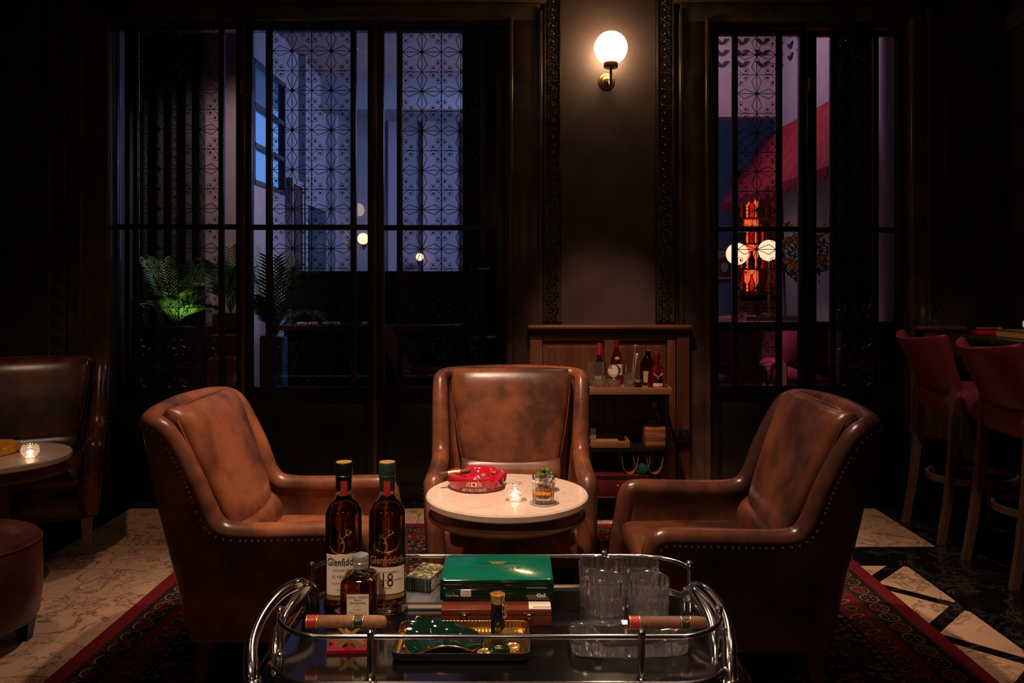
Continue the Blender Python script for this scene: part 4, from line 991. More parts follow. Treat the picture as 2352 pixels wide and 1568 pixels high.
# ---- brass tray and what lies on it
ty0, ty1 = 1.452, 1.592; tx0, tx1 = X(900,1.46), X(1217,1.46)
by = thing('brass_tray', 'shallow brass tray with dark sides in front of the cigar boxes', 'tray', ((tx0+tx1)/2, (ty0+ty1)/2, TT+0.0003))
thx, thy = (tx1-tx0)/2, (ty1-ty0)/2
O_ = [(0.006,0.0),(0.0,0.004),(-0.001,0.017)]; I_ = [(0.0012,0.017),(0.003,0.005),(0.008,0.0025)]
obj('tray_outside', MB().loft([[(x,y,z) for x,y in rrect(thx-i,thy-i,0.016,6)] for i,z in O_+[(0.0005,0.0173)]], cap0=True), M_black, by)
def hammered():
    m, b = newmat('ribbed_brass'); setp(b, 0.20, metal=1, col=(0.72,0.46,0.18)); v = coords(); x_, y_, z_ = sep(v); bump(b, (x_*900.0).sin()*0.5, 0.25, 0.001); return m
obj('tray_inside', MB().loft([[(x,y,z) for x,y in rrect(thx-i,thy-i,0.016,6)] for i,z in [(0.0005,0.0173)]+I_], cap1=True), hammered(), by)
tzf = TT+0.0003+0.0025
ga = thing('ashtray', 'dark green saddle-shaped ceramic ashtray with brass edge in the brass tray', 'ashtray', (X(1020,1.52), 1.520, tzf+0.0003))
def saddle(off):
    G = []
    for i in range(25):
        u_ = -1+2*i/24; row = []
        for j in range(19):
            v_ = -1+2*j/18; w_ = (1-0.16*u_*u_)
            arch = math.cos(PI/2*min(1,abs(u_-0.15)/1.15))**1.1
            z_ = 0.003+0.034*arch*(0.5-0.5*v_)+0.043*(0.5+0.5*v_)**1.3*(0.62-0.38*u_)-0.026*math.exp(-((u_+0.22)/0.42)**2-((v_-0.22)/0.42)**2)-0.012*math.exp(-((u_-0.6)/0.25)**2-((v_-0.1)/0.5)**2)
            z_ += 0.010*max(0,-u_-0.45)*max(0,v_+0.75)
            row.append((0.072*u_*math.sqrt(1-0.42*v_*v_), 0.056*v_*math.sqrt(1-0.42*u_*u_), max(0.002, z_*0.66)+off))
        G.append(row)
    return G
Ga = saddle(0.0); Gb = saddle(-0.0055)
Gb = [[(x,y,max(0.0004,z)) for x,y,z in r] for r in Gb]
rim = [Ga[i][0] for i in range(25)]+[Ga[24][j] for j in range(1,19)]+[Ga[i][18] for i in range(23,-1,-1)]+[Ga[0][j] for j in range(17,0,-1)]
rim2 = [Gb[i][0] for i in range(25)]+[Gb[24][j] for j in range(1,19)]+[Gb[i][18] for i in range(23,-1,-1)]+[Gb[0][j] for j in range(17,0,-1)]
obj('dish', MB().loft(Ga, closed=False).loft(Gb, closed=False).loft([rim, rim2]), M_grncer, ga, ang=60)
obj('brass_rim', MB().tube([((a[0]+b[0])/2,(a[1]+b[1])/2,(a[2]+b[2])/2) for a, b in zip(rim, rim2)], 0.0019, 6, closed=True), M_brass, ga)
lt = thing('lighter', 'upright black and gold table lighter in front of the cigar boxes', 'lighter', (X(1143,1.535), 1.535, tzf+0.0003))
fl_ = lambda t, r, z: r*(1-0.05*(0.5+0.5*math.cos(24*t))) if z < 0.045 else r
obj('barrel', MB().lathe([(0,0),(0.0125,0),(0.0130,0.002),(0.0130,0.044),(0.0122,0.046),(0.0122,0.072),(0,0.072)], 48, fl_), M_blackgloss, lt)
obj('crown', MB().lathe([(0.0122,0.072),(0.0130,0.074),(0.0126,0.080),(0.0140,0.088),(0.0126,0.088),(0.0110,0.080),(0,0.078)], 32, None), M_gold, lt)
obj('lever', MB().tube([(0.011,-0.006,0.046),(0.016,-0.006,0.050),(0.013,-0.006,0.056),(0.018,-0.006,0.062),(0.015,-0.006,0.068)], 0.0026, 8), M_gold, lt)
cu_ = thing('cigar_cutter', 'dark green cigar cutter with two gold finger rings lying in the brass tray', 'cutter', (X(1145,1.488), 1.488, tzf+0.0003), 0.42)
obj('blade_body', MB().loft([[(x,y,z) for x,y in rrect(0.020-i,0.011-i,0.006,5)] for i,z in ((0.001,0.001),(0,0.002),(0,0.007),(0.002,0.009))], cap0=True, cap1=True), M_dkgrn, cu_)
for s in (-1,1): obj('finger_ring', MB().tube([(s*0.028+0.0105*math.cos(a),0.0095*math.sin(a),0.0046) for a in [2*PI*k/24 for k in range(24)]], 0.0034, 8, closed=True), M_gold, cu_)
obj('eagle_badge', MB().tube([(0.006*math.cos(a)*1.2,0.005*math.sin(a),0.0092) for a in [0.4+4.6*k/14 for k in range(15)]], 0.0008, 6).box(-0.006,0.007,-0.0015,0.0005,0.009,0.0098), M_gold, cu_)

# ---- tumblers on the trolley
def tumbler_mesh(h=0.090, r=0.0415, nf=18, hf=0.72):
    def md(t, q, z):
        if q < r*0.93 or z > h*hf or z < 0.006: return q
        k = min(1.0, (h*hf-z)/(h*0.1)); return q*(1-0.085*k*abs(math.cos(nf*t/2))**0.7)
    O = [(0,0.0),(r*0.86,0.0),(r*0.93,0.002),(r*0.965,0.008)]+[(r*(0.965+0.035*k/8), 0.010+(h*hf-0.010)*k/8) for k in range(9)]+[(r,h*0.8),(r,h-0.0015),(r-0.0008,h)]
    I = [(r-0.0022,h-0.0008),(r-0.0026,h*0.6),(r-0.0044,0.026),(r-0.008,0.019),(r*0.45,0.016),(0,0.0155)]
    return MB().lathe(O+I, 120, md)
TUM = tumbler_mesh().mesh('cut_tumbler', M_crystal, True, 12)
for x, y, lab in ((0.184,1.622,'front left'),(0.270,1.620,'front right'),(0.1805,1.711,'back left'),(0.2665,1.713,'back right')):
    o = obj('tumbler', TUM, None, None, loc=(x, y, TT+0.0003)); tag(o, 'empty cut-glass tumbler, %s of the four on the trolley' % lab, 'glass', 'tumblers on the trolley')
# ---- crystal ashtray
ca = thing('ashtray', 'thick clear crystal ashtray holding a cigar on the trolley', 'ashtray', (X(1441,1.52), 1.520, TT+0.0003), 0.02)
def cring(s, z, dip=0.0):
    out = []
    for j in range(96):
        a = 2*PI*j/96; c, q = math.cos(a), math.sin(a); e = (abs(c)**7+abs(q)**7)**(-1/7)
        x, y = 0.109*s*c*e, 0.043*s*q*e; y -= 0.008*(1-(x/0.109)**2)*s if q < 0 else 0.0
        g = math.exp(-((y+0.0-0.0)/0.011)**2)*(1 if x > -0.03 else 0.0)+math.exp(-((x+0.03)/0.013)**2)*0.6
        out.append((x, y, z-dip*g-0.004*(x/0.109)**2*(1 if z > 0.02 else 0)))
    return out
obj('block', MB().loft([cring(0.95,0.0),cring(0.985,0.003),cring(1.0,0.012),cring(0.99,0.029),cring(0.965,0.0335,0.004),cring(0.80,0.0335,0.010),cring(0.60,0.029,0.006),cring(0.45,0.014),cring(0.2,0.011),cring(0.02,0.0105)], cap0=True, cap1=True), M_crystal, ca, ang=14)

# ================================================================== ON THE CENTRE TABLE
def fashtray(name, label, loc, rot, mat, R, h, nn, w_notch):
    t = thing(name, label, 'ashtray', loc, rot, None)
    def dip(a):
        return max(math.exp(-((((a-k+PI) % (2*PI))-PI)/w_notch)**2) for k in nn)
    prof = [(0.0,0.0,0),(0.86,0.0,0),(0.93,0.003,0),(0.975,0.40*h,0),(1.0,0.75*h,0.2),(0.995,0.93*h,1),(0.96,1.0*h,1),(0.80,0.98*h,1),(0.72,0.86*h,0.9),(0.66,0.45*h,0.2),(0.58,0.22*h,0),(0.0,0.20*h,0)]
    rings = []
    for q, z, k in prof:
        rings.append([(R*max(q,1e-4)*math.cos(a), R*max(q,1e-4)*math.sin(a), z-k*0.36*h*dip(a)) for a in [2*PI*j/96 for j in range(96)]])
    obj('bowl', MB().loft(rings), mat, t, ang=60)
    return t
ax, ay = -0.134, 3.145
ra = fashtray('ashtray', 'round glossy red ashtray with a printed crest on the marble table', (ax, ay, TZ+0.0003), 0, M_redcer, 0.115, 0.056, (-0.85, 0.75, 2.2, 3.35), 0.13)
R_ = 0.1155
text('brand_print', 'ARTURO FUENTE', 0.0150, M_cream, ra, cyl_map(R_*0.972, -PI/2-0.06, 0.0115), bold=0.0004, sx=0.80)
obj('print_box', patch(MB(), R_*0.960, -PI/2-0.57, -PI/2+0.50, 0.003, 0.0200, 20), plain('dark_red_print', (0.20,0.01,0.015), 0.15), ra)
cr = obj('crest_shield', patch(MB(), R_*0.993, -PI/2-0.16, -PI/2+0.03, 0.026, 0.043, 6), M_white, ra)
obj('crest_disc', MB().add([(lambda t_: (R_*1.002*math.cos(t_), R_*1.002*math.sin(t_), 0.0345+0.0055*math.sin(2*PI*k/16)))(-PI/2-0.065+0.047*math.cos(2*PI*k/16)) for k in range(16)], [tuple(range(16))]), M_redink, cr, smooth=False)
for s, c0 in ((-1,-PI/2-0.25),(1,-PI/2+0.12)):       # heraldic beasts
    lm_ = MB()
    for dx_, dz_, rr in ((0,0.0,0.0065),(0.004,0.007,0.0042),(-0.006,-0.005,0.004),(0.005,-0.006,0.003),(-0.008,0.005,0.0025),(0.008,0.002,0.0025)):
        t_ = c0+s*-dx_/R_; lm_.sphere((R_*0.992*math.cos(t_), R_*0.992*math.sin(t_), 0.035+dz_), rr, 8, 5, (1,0.25,1))
    obj('crest_lion', lm_, M_goldink, ra)
obj('gilt_line', MB().tube([(R_*0.955*math.cos(a), R_*0.955*math.sin(a), 0.0075) for a in [-PI/2+0.55+1.6*k/20 for k in range(21)]], 0.0009, 5), M_goldink, ra)
for t0, z_, sz, rt in ((-PI/2+0.92,0.036,0.011,0.5),(-PI/2+1.02,0.022,0.008,0.5),(-PI/2+1.22,0.038,0.012,0.3)):
    mb = MB(); pts = []
    for u_, v_ in ((-1,-1),(1,-1),(1,1),(-1,1)):
        a_ = u_*math.cos(rt)-v_*math.sin(rt); b_ = u_*math.sin(rt)+v_*math.cos(rt); t_ = t0+a_*sz*0.7/R_; pts.append((R_*1.0*math.cos(t_), R_*1.0*math.sin(t_), z_+b_*sz*0.7))
    mb.add(pts, [(0,1,2,3)]); obj('black_stamp', mb, M_ink, ra, smooth=False)
obj('script_b', MB().tube([cyl_map(R_*0.99, -PI/2+0.72, 0.012)(x,y) for x,y in catmull([(-0.004,0.0),(0,0.022),(0.003,0.016),(-0.001,0.011),(0.004,0.006),(-0.002,0.001),(-0.007,0.005)],4)], 0.0007, 4), M_ink, ra)
obj('gold_notch', MB().sphere((0.095*math.cos(0.75),0.095*math.sin(0.75),0.0385), 0.013, 12, 8, (1.3,1.1,0.35)), M_gold, ra)
pr = MB(); t_ = 0.62*PI   # painted portrait on the inside wall
def inn(a, z_): q = 0.075+0.012*(z_-0.025)/0.02; return (q*math.cos(a), q*math.sin(a)-0.001, z_)
def oval(ca_, cz_, ra_, rz_, name, mat):
    obj(name, MB().add([inn(ca_+ra_*math.cos(2*PI*k/14), cz_+rz_*math.sin(2*PI*k/14)) for k in range(14)], [tuple(range(14))]), mat, ra, smooth=False)
M_skin = plain('painted_skin', (0.50,0.24,0.14), 0.2)
oval(1.28, 0.030, 0.13, 0.010, 'painted_face', M_skin); oval(1.24, 0.041, 0.14, 0.005, 'painted_hair', M_ink); oval(1.28, 0.017, 0.16, 0.005, 'painted_jacket', M_ink)
cigar('cigar', 'half-smoked dark cigar resting on the rim of the red ashtray', (ax-0.082, ay-0.02, TZ+0.057), (0,-0.10,0.10), 0.120, 0.0095, M_cigar_dk, ((-0.028,0.018,M_goldink,M_cream),), GC)
# ---- cut crystal candle globes
M_flame = emit('candle_flame', (1.0,0.62,0.42), 130.0); M_wax = emit('glowing_wax', (1.0,0.70,0.50), 4.0)
def cut_crystal():
    m, b = newmat('glowing_cut_crystal'); setp(b, 0.02, trans=1.0, ior=1.5, col=(1,0.97,0.94)); tl = nnode('ShaderNodeBsdfTranslucent'); tl.inputs[0].default_value = (0.95,0.85,0.76,1)
    mx = nnode('ShaderNodeMixShader'); mx.inputs[0].default_value = 0.17; out = [n for n in m.node_tree.nodes if n.type == 'OUTPUT_MATERIAL'][0]
    E.nt.links.new(b.outputs[0], mx.inputs[1]); E.nt.links.new(tl.outputs[0], mx.inputs[2]); E.nt.links.new(mx.outputs[0], out.inputs[0]); return m
M_cutglobe = cut_crystal()
def candle(label, loc):
    t = thing('candle_globe', label, 'candle', loc, 0, 'crystal candle globes')
    R = 0.039
    def md(a, q, z):
        u_, v_ = a*7/PI, z/R*4.6; f = min(abs(math.sin(PI*(u_+v_)*0.5)), abs(math.sin(PI*(u_-v_)*0.5)))
        return q*(1-0.11*(1-f)**1.6) if 0.006 < z < 0.060 else q
    O = [(0,0.0),(0.020,0.0)]+[(R*math.cos(a), 0.034+R*0.93*math.sin(a)) for a in [-1.03+(1.03+0.80)*k/40 for k in range(41)]]
    I = [(0.024,0.0605)]+[((R-0.004)*math.cos(a), 0.034+(R-0.004)*0.93*math.sin(a)) for a in [0.72-(0.72+1.0)*k/10 for k in range(11)]]+[(0,0.005)]
    obj('globe', MB().lathe(O+I, 140, md), M_cutglobe, t, ang=30)
    obj('tealight', MB().lathe([(0,0.006),(0.015,0.006),(0.015,0.020),(0,0.020)], 20), M_wax, t)
    obj('flame', MB().lathe([(0,0.021),(0.0045,0.027),(0.004,0.034),(0.001,0.044),(0,0.046)], 12), M_flame, t)
    return t
cg = candle('lit crystal candle globe on the centre marble table', (X(1183,2.95), 2.95, TZ+0.0003))
dup(cg, (X(69,3.70), 3.70, 0.5763), 0.3, 'lit crystal candle globe on the left marble table beside the yellow ashtray')
# ---- whisky glass on a coaster
wx, wy = X(1248,2.90), 2.905
cst = obj('coaster', MB().lathe([(0,0),(0.047,0),(0.049,0.0015),(0.049,0.003),(0.047,0.004),(0,0.004)], 48), M_silver, None, loc=(wx, wy, TZ+0.0003)); tag(cst, 'round silver coaster under the whisky glass on the marble table', 'coaster')
wg = thing('whisky_glass', 'cut tumbler of amber whisky on a silver coaster beside the candle', 'glass', (wx, wy, TZ+0.0046))
obj('glass', tumbler_mesh(0.093, 0.0405, 14, 0.9).mesh('glass', M_crystal, True, 50), None, wg)
obj('liquid', MB().lathe([(0,0.0158),(0.018,0.0162),(0.0322,0.0192),(0.0362,0.0262),(0.0372,0.046),(0,0.046)], 48), glassm('orange_whisky', (1.0,0.48,0.08), ior=1.36), wg)
for x_, y_, a_ in ((-0.010,0.004,0.4),(0.013,-0.006,1.1)):
    obj('ice_cube', MB().rbox(-0.011,0.011,-0.011,0.011,-0.010,0.010,0.003,2,M=Matrix.Translation((x_,y_,0.050)) @ Matrix.Rotation(a_,4,'Z') @ Matrix.Rotation(0.3,4,'X')), glassm('ice', (1,0.9,0.75), 0.05, 1.31), wg)
# ---- olives
ox, oy = X(1252,3.09), 3.09
ob = obj('glass_bowl', MB().lathe([(0,0.0),(0.022,0.0),(0.024,0.003),(0.038,0.022),(0.046,0.045),(0.0475,0.052),(0.0455,0.052),(0.044,0.045),(0.036,0.023),(0.020,0.006),(0,0.005)], 48), M_glass, None, loc=(ox, oy, TZ+0.0003)); tag(ob, 'small glass bowl of green olives behind the whisky glass', 'bowl')
om = MB().sphere((0,0,0), 0.0112, 16, 10, (0.92,0.92,1.15)).mesh('olive', M_olive)
rr = random.Random(3); k = 0
for z_, n_, rad in ((0.022,4,0.014),(0.041,7,0.028),(0.060,6,0.022),(0.0755,3,0.012)):
    for i in range(n_):
        a = 2*PI*i/n_+0.4*k+rr.random()*0.2; o = obj('olive', om, None, None, loc=(ox+rad*math.cos(a), oy+rad*math.sin(a), TZ+z_), rot=(rr.random()*1.2, rr.random()*1.2, rr.random()*6)); tag(o, 'green olive in the small glass bowl on the marble table', 'olive', 'olives in the glass bowl')
    k += 1
# ================================================================== ON THE LEFT TABLE
ya = fashtray('ashtray', 'yellow ceramic ashtray on the left marble table', (-2.41, 3.79, 0.5763), 0, M_yelcer, 0.115, 0.045, (-0.7, 0.9, 2.4, 3.9), 0.16)
cigar('cigar', 'dark cigar with red and white band resting on the yellow ashtray', (-2.43, 3.77, 0.624), (0,-0.12,0.15), 0.13, 0.0105, M_cigar_dk, ((0.035,0.058,M_redink,M_white),), GC)
# ================================================================== ON THE BAR
bk3 = thing('book', 'thick book with tan page edges lying on the granite bar', 'book', (2.735, 4.50, 1.0603), 0.05)
obj('cover', MB().rbox(-0.001,0.17,-0.12,0.12,0,0.003,0.001).rbox(-0.001,0.17,-0.12,0.12,0.038,0.041,0.001), plain('tan_cloth', (0.20,0.13,0.08), 0.6), bk3)
obj('pages', MB().box(0.003,0.168,-0.118,0.118,0.003,0.038), plain('yellowed_pages', (0.62,0.36,0.13), 0.7), bk3, smooth=False)
dup(cg, (2.85, 4.50, 1.1018), 0.8, 'lit crystal candle globe on the book on the granite bar')
rbx = obj('cigar_case', MB().rbox(-0.055,0.055,-0.035,0.035,0,0.030,0.006,3), M_redcer, None, loc=(2.71, 4.70, 1.0603)); tag(rbx, 'small bright red case on the granite bar', 'case')
cigar('cigar', 'thin cigar lying on the small red case on the granite bar', (2.735, 4.69, 1.1000), (0,0.0,-0.06), 0.15, 0.009, M_cigar_dk, ((0.045,0.062,M_goldink,M_redink),), GC)
# ================================================================== BAR CART
cy0, cy1 = 4.63, 4.925; cxl, cxr = 0.30, X(1543,4.63); cz = 0.737
bc_ = thing('bar_cart', 'black metal bar cart with teak tray top against the oak wainscot', 'bar cart', ((cxl+cxr)/2, (cy0+cy1)/2, 0)); hx2, hy2 = (cxr-cxl)/2, (cy1-cy0)/2
obj('tray_floor', MB().box(-hx2+0.01,hx2-0.01,-hy2+0.01,hy2-0.01,cz+0.012,cz+0.024), M_teak, bc_, smooth=False)
for a in ((-hx2,hx2,-hy2,-hy2+0.012),(-hx2,hx2,hy2-0.012,hy2)): obj('tray_edge', MB().rbox(*a,cz-0.008,cz+0.032,0.002), M_teak, bc_)
for a in ((-hx2,-hx2+0.012,-hy2+0.012,hy2-0.012),(hx2-0.012,hx2,-hy2+0.012,hy2-0.012)): obj('tray_edge', MB().rbox(*a,cz-0.008,cz+0.032,0.002), M_teak, bc_)
for sx in (-1,1):
    for sy in (-1,1): obj('post', MB().box(sx*(hx2-0.022)-0.010,sx*(hx2-0.022)+0.010,sy*(hy2-0.02)-0.010,sy*(hy2-0.02)+0.010,0.0,cz-0.008), M_black, bc_, smooth=False)
for z in (cz-0.020, 0.415, 0.135):
    for s in (-1,1):
        obj('rail', MB().box(-hx2+0.032,hx2-0.032,s*(hy2-0.02)-0.009,s*(hy2-0.02)+0.009,z-0.010,z+0.010), M_black, bc_, smooth=False)
        obj('rail', MB().box(s*(hx2-0.022)-0.009,s*(hx2-0.022)+0.009,-hy2+0.03,hy2-0.03,z-0.010,z+0.010), M_black, bc_, smooth=False)
obj('shelf', MB().box(-hx2+0.03,hx2-0.03,-hy2+0.03,hy2-0.03,0.416,0.4255), M_black, bc_, smooth=False); obj('shelf', MB().box(-hx2+0.03,hx2-0.03,-hy2+0.03,hy2-0.03,0.136,0.1455), M_black, bc_, smooth=False)
for px in (1447,1474.5,1504):          # leather bottle slings
    xc_ = X(px,4.66)-bc_.location.x; pts = []
    for k in range(25):
        a = -1.25+2.5*k/24; 
        pts.append((0.034*math.sin(max(-PI/2,min(PI/2,a*1.45)))*1.0+0.020*max(0,abs(a)-0.95)/0.3*(1 if a>0 else -1), 0.272+0.034*(1-math.cos(max(-PI/2,min(PI/2,a*1.45))))+max(0,abs(a)-1.083)*0.65))
    poly = [(x_, z_) for x_, z_ in pts]; inner = [(x_*0.90, z_+0.003) for x_, z_ in reversed(pts)]
    Ms = Matrix.Translation((xc_,0,0)) @ Matrix.Rotation(PI/2,4,'X'); obj('leather_sling', MB().prism(poly+inner, -0.09, 0.12, M=Ms), M_sling, bc_, ang=60)
ctz = cz+0.0245
def simple_bottle(label, px, d, prof, glass, parts, group='bottles on the bar cart', z=ctz, nm='spirit_bottle'):
    t = thing(nm, label, 'bottle', (X(px,d), d, z), 0, group)
    obj('glass', MB().lathe(prof, 32), glass, t, ang=60)
    for n_, mb, m in parts: obj(n_, mb, m, t)
    return t
M_dkglass = glassm('dark_red_bottle', (0.35,0.05,0.03)); M_amberglass = glassm('amber_bottle', (0.55,0.14,0.03)); M_blkglass = glassm('near_black_bottle', (0.12,0.05,0.03)); M_burg = glassm('burgundy_bottle', (0.75,0.07,0.02))
M_pinkfoil = plain('pink_red_foil', (0.55,0.02,0.06), 0.3, metal=0.3); M_purpfoil = plain('burgundy_foil', (0.22,0.012,0.035), 0.3, metal=0.3)
def lab(R, z0, z1, w_, m): return patch(MB(), R, -PI/2-w_, -PI/2+w_, z0, z1, 14)
simple_bottle('round-shouldered spirit bottle with bright red neck foil at the left of the bar cart', 1377, 4.872, [(0,0),(0.034,0),(0.036,0.004),(0.037,0.10),(0.034,0.122),(0.020,0.138),(0.0135,0.15),(0.0125,0.225),(0.0,0.225)], M_dkglass,
   [('neck_foil', MB().lathe([(0,0.170),(0.0145,0.170),(0.0145,0.236),(0.0135,0.240),(0,0.240)],24), M_pinkfoil), ('label', lab(0.0373,0.012,0.052,0.9,0), M_cream)])
b2 = simple_bottle('slim whisky bottle with cream label and orange oval seal on the bar cart', 1416, 4.870, [(0,0),(0.035,0),(0.037,0.004),(0.037,0.125),(0.034,0.150),(0.024,0.180),(0.0145,0.200),(0.013,0.235),(0,0.235)], M_amberglass,
   [('neck_foil', MB().lathe([(0,0.215),(0.0145,0.215),(0.015,0.255),(0.0135,0.260),(0,0.260)],24), M_purpfoil), ('label', lab(0.0373,0.055,0.118,1.1,0), M_cream)])
obj('oval_seal', MB().sphere((0,-0.0315,0.152), 0.014, 14, 8, (1,0.25,0.72)), plain('orange_seal', (0.75,0.32,0.04), 0.35), b2)
text('label_print', 'GLENLIVET', 0.012, M_ink, b2, cyl_map(0.0381,-PI/2,0.093)); obj('lower_label', lab(0.0373,0.010,0.048,1.0,0), M_purpfoil, b2)
b3 = simple_bottle('dark round-shouldered bottle with glass stopper behind the red bottle on the bar cart', 1488, 4.818, [(0,0),(0.042,0),(0.045,0.005),(0.046,0.105),(0.043,0.130),(0.030,0.155),(0.017,0.168),(0.015,0.20),(0,0.20)], M_blkglass,
   [('stopper', MB().lathe([(0,0.198),(0.017,0.198),(0.018,0.205),(0.018,0.228),(0.016,0.232),(0,0.232)],24), M_crystal), ('label', lab(0.0464,0.02,0.085,0.75,0), plain('tan_label',(0.45,0.25,0.12),0.6))])
b4 = simple_bottle('red whisky bottle with burgundy cap and silver stag emblem on the bar cart', 1508, 4.694, [(0,0),(0.047,0),(0.049,0.004),(0.050,0.05),(0.047,0.085),(0.036,0.113),(0.020,0.130),(0.0145,0.140),(0.0135,0.165),(0,0.165)], M_burg,
   [('cap', MB().lathe([(0,0.150),(0.0165,0.150),(0.0165,0.168),(0.0175,0.170),(0.0175,0.204),(0.016,0.207),(0,0.207)],24), M_purpfoil), ('label', lab(0.0502,0.006,0.030,0.55,0), M_cream), ('label_stripe', lab(0.0504,0.004,0.014,0.55,0), M_pinkfoil)])
text('label_print', 'DALMORE', 0.0105, M_ink, b4, cyl_map(0.0512,-PI/2,0.021))
em = MB()
def sp4(x, y): a = -PI/2+x/0.047; return (0.0515*math.cos(a), 0.0515*math.sin(a)+0.05*max(0,y-0.015)*1.1, 0.070+y)
for ln in ([(0,-0.016),(0.002,-0.004),(0.006,0.004)],[(0,-0.016),(-0.002,-0.004),(-0.006,0.004)],[(0.004,0.0),(0.016,0.004),(0.026,0.016)],[(-0.004,0.0),(-0.016,0.004),(-0.026,0.016)],[(0.012,0.003),(0.013,0.016)],[(-0.012,0.003),(-0.013,0.016)],[(0.018,0.006),(0.022,0.020)],[(-0.018,0.006),(-0.022,0.020)]): em.tube([sp4(*p_) for p_ in catmull(ln,3)], 0.0018, 5)
obj('stag_emblem', em, M_silver, b4)
# mixing glass with a lip
mg = thing('mixing_glass', 'tall cut-glass mixing jug with pouring lip at the left end of the bar cart', 'mixing glass', (X(1367,4.785), 4.785, ctz), 0)
def md(a, q, z):
    lip = 0.22*math.exp(-((((a-PI+PI) % (2*PI))-PI)/0.35)**2)*max(0,(z-0.115)/0.022) if q > 0.03 else 0
    f = max(abs(math.sin(3.5*a+z*90)), abs(math.sin(3.5*a-z*90))); cut = -0.05*(1-f) if 0.008 < z < 0.095 and q > 0.0465 else 0
    return q*(1+lip+cut)
obj('jug', MB().lathe([(0,0),(0.044,0),(0.047,0.003)]+[(0.0475+0.0005*k,0.008+0.011*k) for k in range(9)]+[(0.050,0.115),(0.051,0.137),(0.049,0.137),(0.0475,0.115),(0.0445,0.02),(0.038,0.014),(0,0.013)], 84, md), M_crystal, mg, ang=30)
# crystal ball on a stem
cb = thing('crystal_ball_stopper', 'round dimpled crystal ball on a short stem on the bar cart', 'crystal ball', (X(1410,4.776), 4.776, ctz), 0)
obj('ball', MB().sphere((0,0,0.088), 0.039, 36, 22), M_crystal, cb, ang=20)
dm = MB()
for i in range(1,8):
    for j in range(12):
        a, b_ = -PI/2+PI*i/8, 2*PI*j/12+0.26*(i%2); dm.sphere((0.0385*math.cos(a)*math.cos(b_),0.0385*math.cos(a)*math.sin(b_),0.088+0.0385*math.sin(a)), 0.0022, 6, 4)
o = obj('dimples', dm, M_crystal, cb); o['kind'] = 'stuff'
obj('stem', MB().lathe([(0,0),(0.020,0),(0.020,0.004),(0.007,0.010),(0.007,0.040),(0.016,0.052),(0,0.054)], 24), M_crystal, cb)
LOW = tumbler_mesh(0.045, 0.040, 16, 0.85).mesh('low_glass', M_crystal, True, 50)
for px, d, s in ((1377,4.690,'under the mixing jug'),(1409,4.690,'below the crystal ball')):
    o = obj('cut_glass_bowl', LOW, None, None, loc=(X(px,d), d, ctz)); tag(o, 'low cut-glass bowl at the front of the bar cart, '+s, 'bowl', 'low cut bowls on the bar cart')
tg = obj('tall_glass', MB().lathe([(0,0),(0.026,0),(0.028,0.002),(0.034,0.125),(0.0325,0.125),(0.0262,0.010),(0,0.008)], 40), M_glass, None, loc=(X(1450,4.774), 4.774, ctz)); tag(tg, 'tall plain glass holding the bar spoon on the bar cart', 'glass')
ST = tumbler_mesh(0.078, 0.034, 12, 0.8).mesh('cart_tumbler', M_crystal, True, 50)
o = obj('tumbler', ST, None, None, loc=(X(1447,4.694), 4.694, ctz)); tag(o, 'cut tumbler in front of the tall glass on the bar cart', 'glass')
jr = thing('bitters_jar', 'small dark jar with gold lid left of the red bottle on the bar cart', 'jar', (X(1466,4.674), 4.674, ctz))
obj('jar', MB().lathe([(0,0),(0.020,0),(0.021,0.002),(0.021,0.030),(0.018,0.034),(0,0.034)],24), M_blkglass, jr); obj('lid', MB().lathe([(0,0.034),(0.015,0.034),(0.015,0.046),(0,0.047)],20), M_gold, jr)
p0 = Vector((X(1449,4.774),4.766,ctz+0.012)); p1 = Pt(1459.5,793,4.774)
bs = thing('bar_spoon', 'twisted steel bar spoon leaning in the tall glass', 'bar spoon', p0); v_ = p1-p0
tw = MB()
for ph in (0,PI): tw.tube([v_*(k/60)+Vector((0.0018*math.cos(k*0.9+ph),0.0018*math.sin(k*0.9+ph),0)) for k in range(61)], 0.0016, 5)
obj('twisted_handle', tw, M_silver, bs); obj('end_disc', MB().tube([v_-Vector((0.010,0,0)),v_+Vector((0.010,0,0))],0.004,8), M_silver, bs)
p0 = Vector((X(1453,4.774),4.782,ctz+0.012)); p1 = Pt(1464,811,4.782); v_ = p1-p0
mu = thing('muddler', 'smooth steel muddler leaning beside the bar spoon', 'muddler', p0); obj('rod', MB().tube([v_*0.0,v_*0.6,v_*0.78,v_*0.97,v_*1.0],[0.004,0.004,0.009,0.009,0.005],12), M_silver, mu)
# middle shelf
wt = thing('wooden_tray', 'teak tray with pale boards on the middle shelf of the bar cart', 'tray', (X(1385,4.694), 4.742, 0.4258)); a_ = X(1446,4.654)-X(1385,4.694)
obj('tray_base', MB().box(-a_,a_,-0.10,0.12,0,0.008), M_teak, wt, smooth=False)
for q in ((-a_,a_,-0.105,-0.095),(-a_,a_,0.115,0.125)): obj('tray_edge', MB().rbox(*q,0,0.040,0.002), M_teak, wt)
obj('tray_edge', MB().rbox(a_-0.01,a_,-0.095,0.115,0,0.040,0.002), M_teak, wt)
for i in range(2): obj('inner_board', MB().rbox(-a_+0.02,a_-0.05,-0.08+0.095*i,0.005+0.095*i,0.0085,0.022,0.002), plain('pale_wood', (0.42,0.22,0.11), 0.5, var=0.15, vscale=12), wt)
o = obj('tumbler', ST, None, None, loc=(X(1356,4.682), 4.682, 0.4485)); tag(o, 'cut tumbler on the teak tray on the middle shelf', 'glass')
